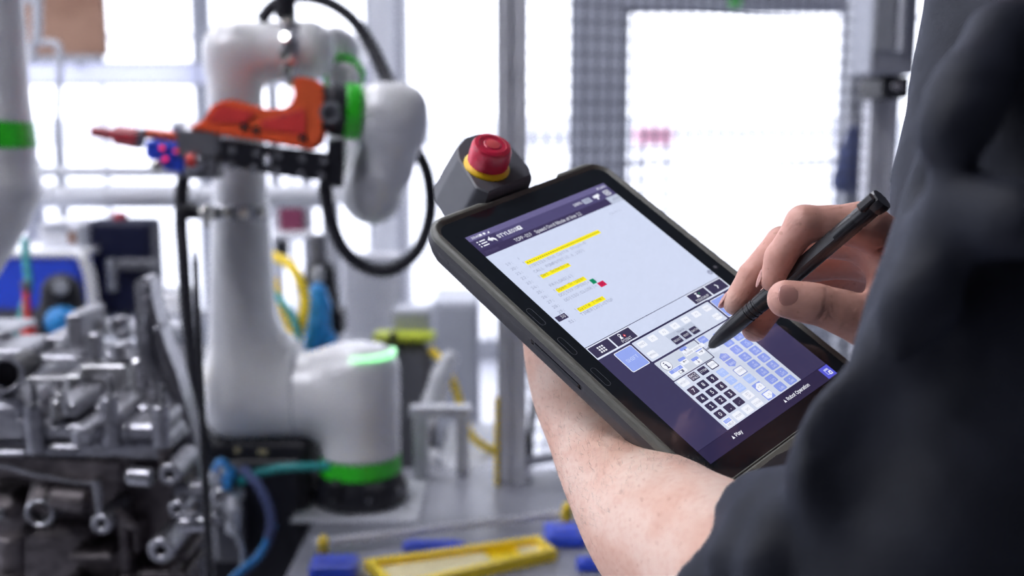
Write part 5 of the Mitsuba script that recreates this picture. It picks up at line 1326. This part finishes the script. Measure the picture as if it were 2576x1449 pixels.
for s in (-1, 1):
    f.ellip(hp(.078, s * .032, .012), HR, (.014, .017, .012), .006, True)
    f.ellip(hp(.074, s * .032, .012), HR, (.012, .014, .012), .003)
    f.ellip(hp(-.005, s * .080, -.01), HR, (.020, .010, .032), .006)
f.cone(hp(-.02, 0, -.05), np.array([TC[0], TC[1], zS + .02]) - FC * .03, .056, .066, .03)
head = f.mesh()
obj('body', cat([hand_r, arm_l, arm_r, head]), 'm_skin', person, True)
f = Field(HC - [.15, .15, .1], HC + [.15, .15, .17], .006)
f.ellip(hp(-.022, 0, .040), HR, (.104, .088, .098), .0)
f.cone(hp(.12, -.05, -.03), hp(.12, .05, -.03), .075, .075, .02, True)
obj('hair', f.mesh(), 'm_hair', person, True)
# finger nails
def nail(c, axis, out, w, l, t=.0012):
    a = np.asarray(axis, float); a /= np.linalg.norm(a); o = np.asarray(out, float); o -= (o @ a) * a; o /= np.linalg.norm(o); b = np.cross(a, o)
    m = trimesh.creation.icosphere(3, 1.0)
    v = m.vertices
    v = np.c_[np.sign(v[:, 0]) * np.abs(v[:, 0]) ** .8 * l, np.sign(v[:, 1]) * np.abs(v[:, 1]) ** .8 * w, v[:, 2] * t]
    v[:, 2] -= (v[:, 1] / w) ** 2 * w * .32
    m.vertices = c + v[:, :1] * a + v[:, 1:2] * b + v[:, 2:3] * o
    return m
ta = j['tt'] - j['ti']; tu = ta / np.linalg.norm(ta)
toC = CAM - j['tt']; toC /= np.linalg.norm(toC)
nr = toC + (-DOWN) * .25
nr -= (nr @ tu) * tu; nr /= np.linalg.norm(nr)
obj('thumb_nail', nail(j['tt'] + nr * .0099 - tu * .001, ta, nr, .0066, .0078), 'm_nail', person, True)
for a, b, o, w, l in (('id', 'it', RIGHT * -1 + DOWN * .15 + FWD * .45, .0052, .006), ('md', 'mt', RIGHT * -1 + FWD * .4, .0052, .006), ('rd', 'rt', RIGHT * -1 + DOWN * -.6, .005, .0058)):
    aa = j[b] - j[a]; au = aa / np.linalg.norm(aa); oo = o - (o @ au) * au; oo /= np.linalg.norm(oo)
    obj('finger_nail', nail(j[b] + oo * .0078 + au * .002, aa, oo, w, l), 'm_nail', person, True)
# fine hair on the forearm
rg_ = np.random.default_rng(5)
tri = arm_l
pts_, fi = trimesh.sample.sample_surface(tri, 9000, seed=4)
vn = tri.face_normals[fi]
ldu = ld / np.linalg.norm(ld)
tpar = ((pts_ - WL) @ ldu)
keep = (tpar > -.03) & (tpar < .17) & (((CAM - pts_) * vn).sum(1) > -.35 * np.linalg.norm(CAM - pts_, axis=1))
pts_, vn = pts_[keep][:1900], vn[keep][:1900]
L_h = rg_.uniform(.003, .008, len(pts_))
dirh = ldu * -.55 + np.cross(vn, ldu) * rg_.normal(.35, .45, (len(pts_), 1)) + vn * rg_.uniform(.12, .45, (len(pts_), 1))
dirh /= np.linalg.norm(dirh, axis=1, keepdims=True)
mid_ = pts_ + dirh * (L_h * .55)[:, None]; end_ = pts_ + dirh * L_h[:, None] - vn * (L_h * .18)[:, None]
sd_ = np.cross(dirh, vn); sd_ /= np.linalg.norm(sd_, axis=1, keepdims=True); r_h = .000028
vv = np.stack([pts_ - sd_ * r_h, pts_ + sd_ * r_h, mid_ - sd_ * r_h * .8, mid_ + sd_ * r_h * .8, end_, pts_ + vn * r_h * 1.5, mid_ + vn * r_h], 1).reshape(-1, 3)
base_ = np.arange(len(pts_))[:, None] * 7
ff = (base_[:, :, None] + np.array([[0, 1, 3], [0, 3, 2], [2, 3, 4], [1, 5, 6], [1, 6, 3], [3, 6, 4], [5, 0, 2], [5, 2, 6], [6, 2, 4]])[None]).reshape(-1, 3)
k = obj('arm_hair', trimesh.Trimesh(vv, ff, process=False), 'm_hair', person, False)
labels[k] = {'kind': 'stuff'}
# jacket: torso, sleeves
lo = np.array([-.06, .12, .85]); hi = np.array([.80, 1.12, 1.62])
f = Field(lo, hi, .0058)
TR_ = np.stack([FC, RT, UP], 1)
tc = np.array([TC[0], TC[1], 0]) - FC * .05
f.ellip(tc + UP * 1.32 + FC * .02, TR_, (.145, .185, .23), .05)
f.cone(P(2500, -60, .66), P(2462, 430, .66), .028, .035, .03)
f.cone(P(2665, -20, .66), P(2600, 470, .645), .052, .058, .04)
f.cone(P(2800, 0, .64), P(2700, 600, .62), .075, .085, .06)
f.ellip(tc + UP * 1.08 + FC * .02, TR_, (.15, .175, .26), .08)
f.ellip(tc + UP * .93, TR_, (.14, .175, .12), .06)
f.cone(SL, tc + UP * (zS + .05), .060, .065, .05); f.cone(SR, tc + UP * (zS + .05), .060, .065, .05)
f.cone(tc + UP * (zS + .03) + FC * .03, tc + UP * (zS + .08) + FC * .06, .078, .07, .03)
f.cone(SL, P(2225, 1700, .45), .0620, .0490, .025); f.cone(P(2225, 1700, .45), EL, .05, .05, .02)
f.cone(P(2588, 716, .442), P(2330, 1420, .452), .053, .0525, .02)
CUF = q(.50)
f.rcyl(EL, P(1895, 1452, .512), .0465, .006, .02)
f.cone(P(1945, 1335, .505), P(2060, 1345, .475), .029, .034, .02)
f.cone(SR, ER, .062, .054, .03); f.cone(ER, WR * .78 + ER * .22, .052, .042, .02)
# folds of the cloth
def fold(pts, r, k=.016): f.chain(pts, [r * .6] + [r] * (len(pts) - 2) + [r * .6], k)
fold([P(2640, -40, .425), P(2520, 90, .40), P(2440, 215, .385), P(2400, 330, .382), P(2395, 430, .39)], .010)
f.chain([P(2345, 452, .435), P(2430, 470, .40), P(2560, 490, .375), P(2700, 520, .37)], [.006, .010, .009, .006], .016, True)
fold([P(2300, 560, .42), P(2420, 545, .385), P(2560, 550, .365), P(2680, 570, .362)], .010)
fold([P(2312, 700, .42), P(2258, 900, .425), P(2210, 1000, .43)], .012)
fold([P(2195, 1010, .42), P(2152, 1090, .425), P(2112, 1200, .43), P(2105, 1330, .435)], .018)
fold([P(2330, 620, .40), P(2300, 760, .39), P(2240, 900, .39)], .010, .02)
f.chain([P(2200, 1000, .405), P(2150, 1120, .405), P(2130, 1260, .41)], [.006, .010, .006], .02, True)
fold([P(1935, 1205, .492), P(1890, 1290, .470), P(1835, 1400, .462), P(1810, 1520, .455)], .008, .008)
fold([P(2010, 1235, .470), P(1965, 1310, .452), P(1925, 1420, .445), P(1895, 1520, .44)], .009, .008)
jk = f.mesh()
relax(jk, 4)
n_ = meshkit.fbm(np.asarray(jk.vertices) * 16, 3, 2) - .5
jk.vertices = jk.vertices + jk.vertex_normals * (n_ * .008)[:, None]
obj('jacket', jk, 'm_jacket', person, True)
f = Field(tc + [-.30, -.32, .0], tc + [.30, .32, 1.0], .010)
f.ellip(tc + UP * .88, TR_, (.125, .165, .13), .03)
for s in (-1, 1):
    h0 = tc + RT * .09 * s + UP * .86
    f.chain([h0, h0 - UP * .38 + FC * .02, h0 - UP * .78], [.088, .062, .050], .03)
obj('trousers', f.mesh(), 'm_trousers', person, True)
for s in (-1, 1):
    h0 = tc + RT * .09 * s
    f = Field(h0 + [-.3, -.3, -.01], h0 + [.3, .3, .16], .008)
    f.chain([h0 + UP * .10, h0 + UP * .05, h0 + UP * .042 + FC * .16], [.048, .046, .040], .02)
    f.cone(h0 - FC * .04 + UP * .012, h0 + FC * .17 + UP * .012, .012, .012, .03)
    obj('shoe', f.mesh(), 'm_shoe', person, True)

# ------------------------------------------------------------------ stylus
pen = thing('stylus', 'black stylus held in the right hand with its tip on the screen', 'stylus')
pt0 = P(1776, 883, .672); pt1 = P(2219, 500, .600)
pt0 = tabp(70.5, -156.2, .7)
pd = pt1 - pt0; LP = np.linalg.norm(pd); pd /= LP
rp_ = .0056
barrel = lathe([(0, .0035), (.0014, .0035), (.0030, .006), (.0044, .013), (.0053, .022), (.0056, .030), (.0056, .0385), (.0052, .039), (.0052, .040), (.0056, .0405), (.0056, .042), (.0052, .0425), (.0052, .0435), (.0056, .044), (.0056, .0455), (.0052, .046), (.0052, .047), (.0056, .0475), (rp_, LP - .020), (.0054, LP - .0195), (.0054, LP - .018), (rp_, LP - .0175), (.0056, LP - .006), (0, LP - .006)], pt0, pt1, 40)
_c = (CAM - pt0) / np.linalg.norm(CAM - pt0)
Bp = basis(pd, _c + np.array([-.25, .0, .75]))
flatcut = moved(box([-.02, .0046, .060], [.02, .02, LP - .034], .0), Bp, pt0)
obj('barrel', minus(barrel, flatcut), 'm_pen', pen, 25)
obj('tip', lathe([(0, 0), (.0006, .0003), (.0012, .004), (0, .004)], pt0, pt1, 20), 'm_lightgrey', pen)
obj('cap', union(lathe([(0, LP - .007), (.0062, LP - .007), (.0070, LP - .003), (.0066, LP), (0, LP)], pt0, pt1, 10), moved(box([-.003, .003, LP - .012], [.003, .0082, LP - .001], .0012), Bp, pt0)), 'm_pen', pen, 20)
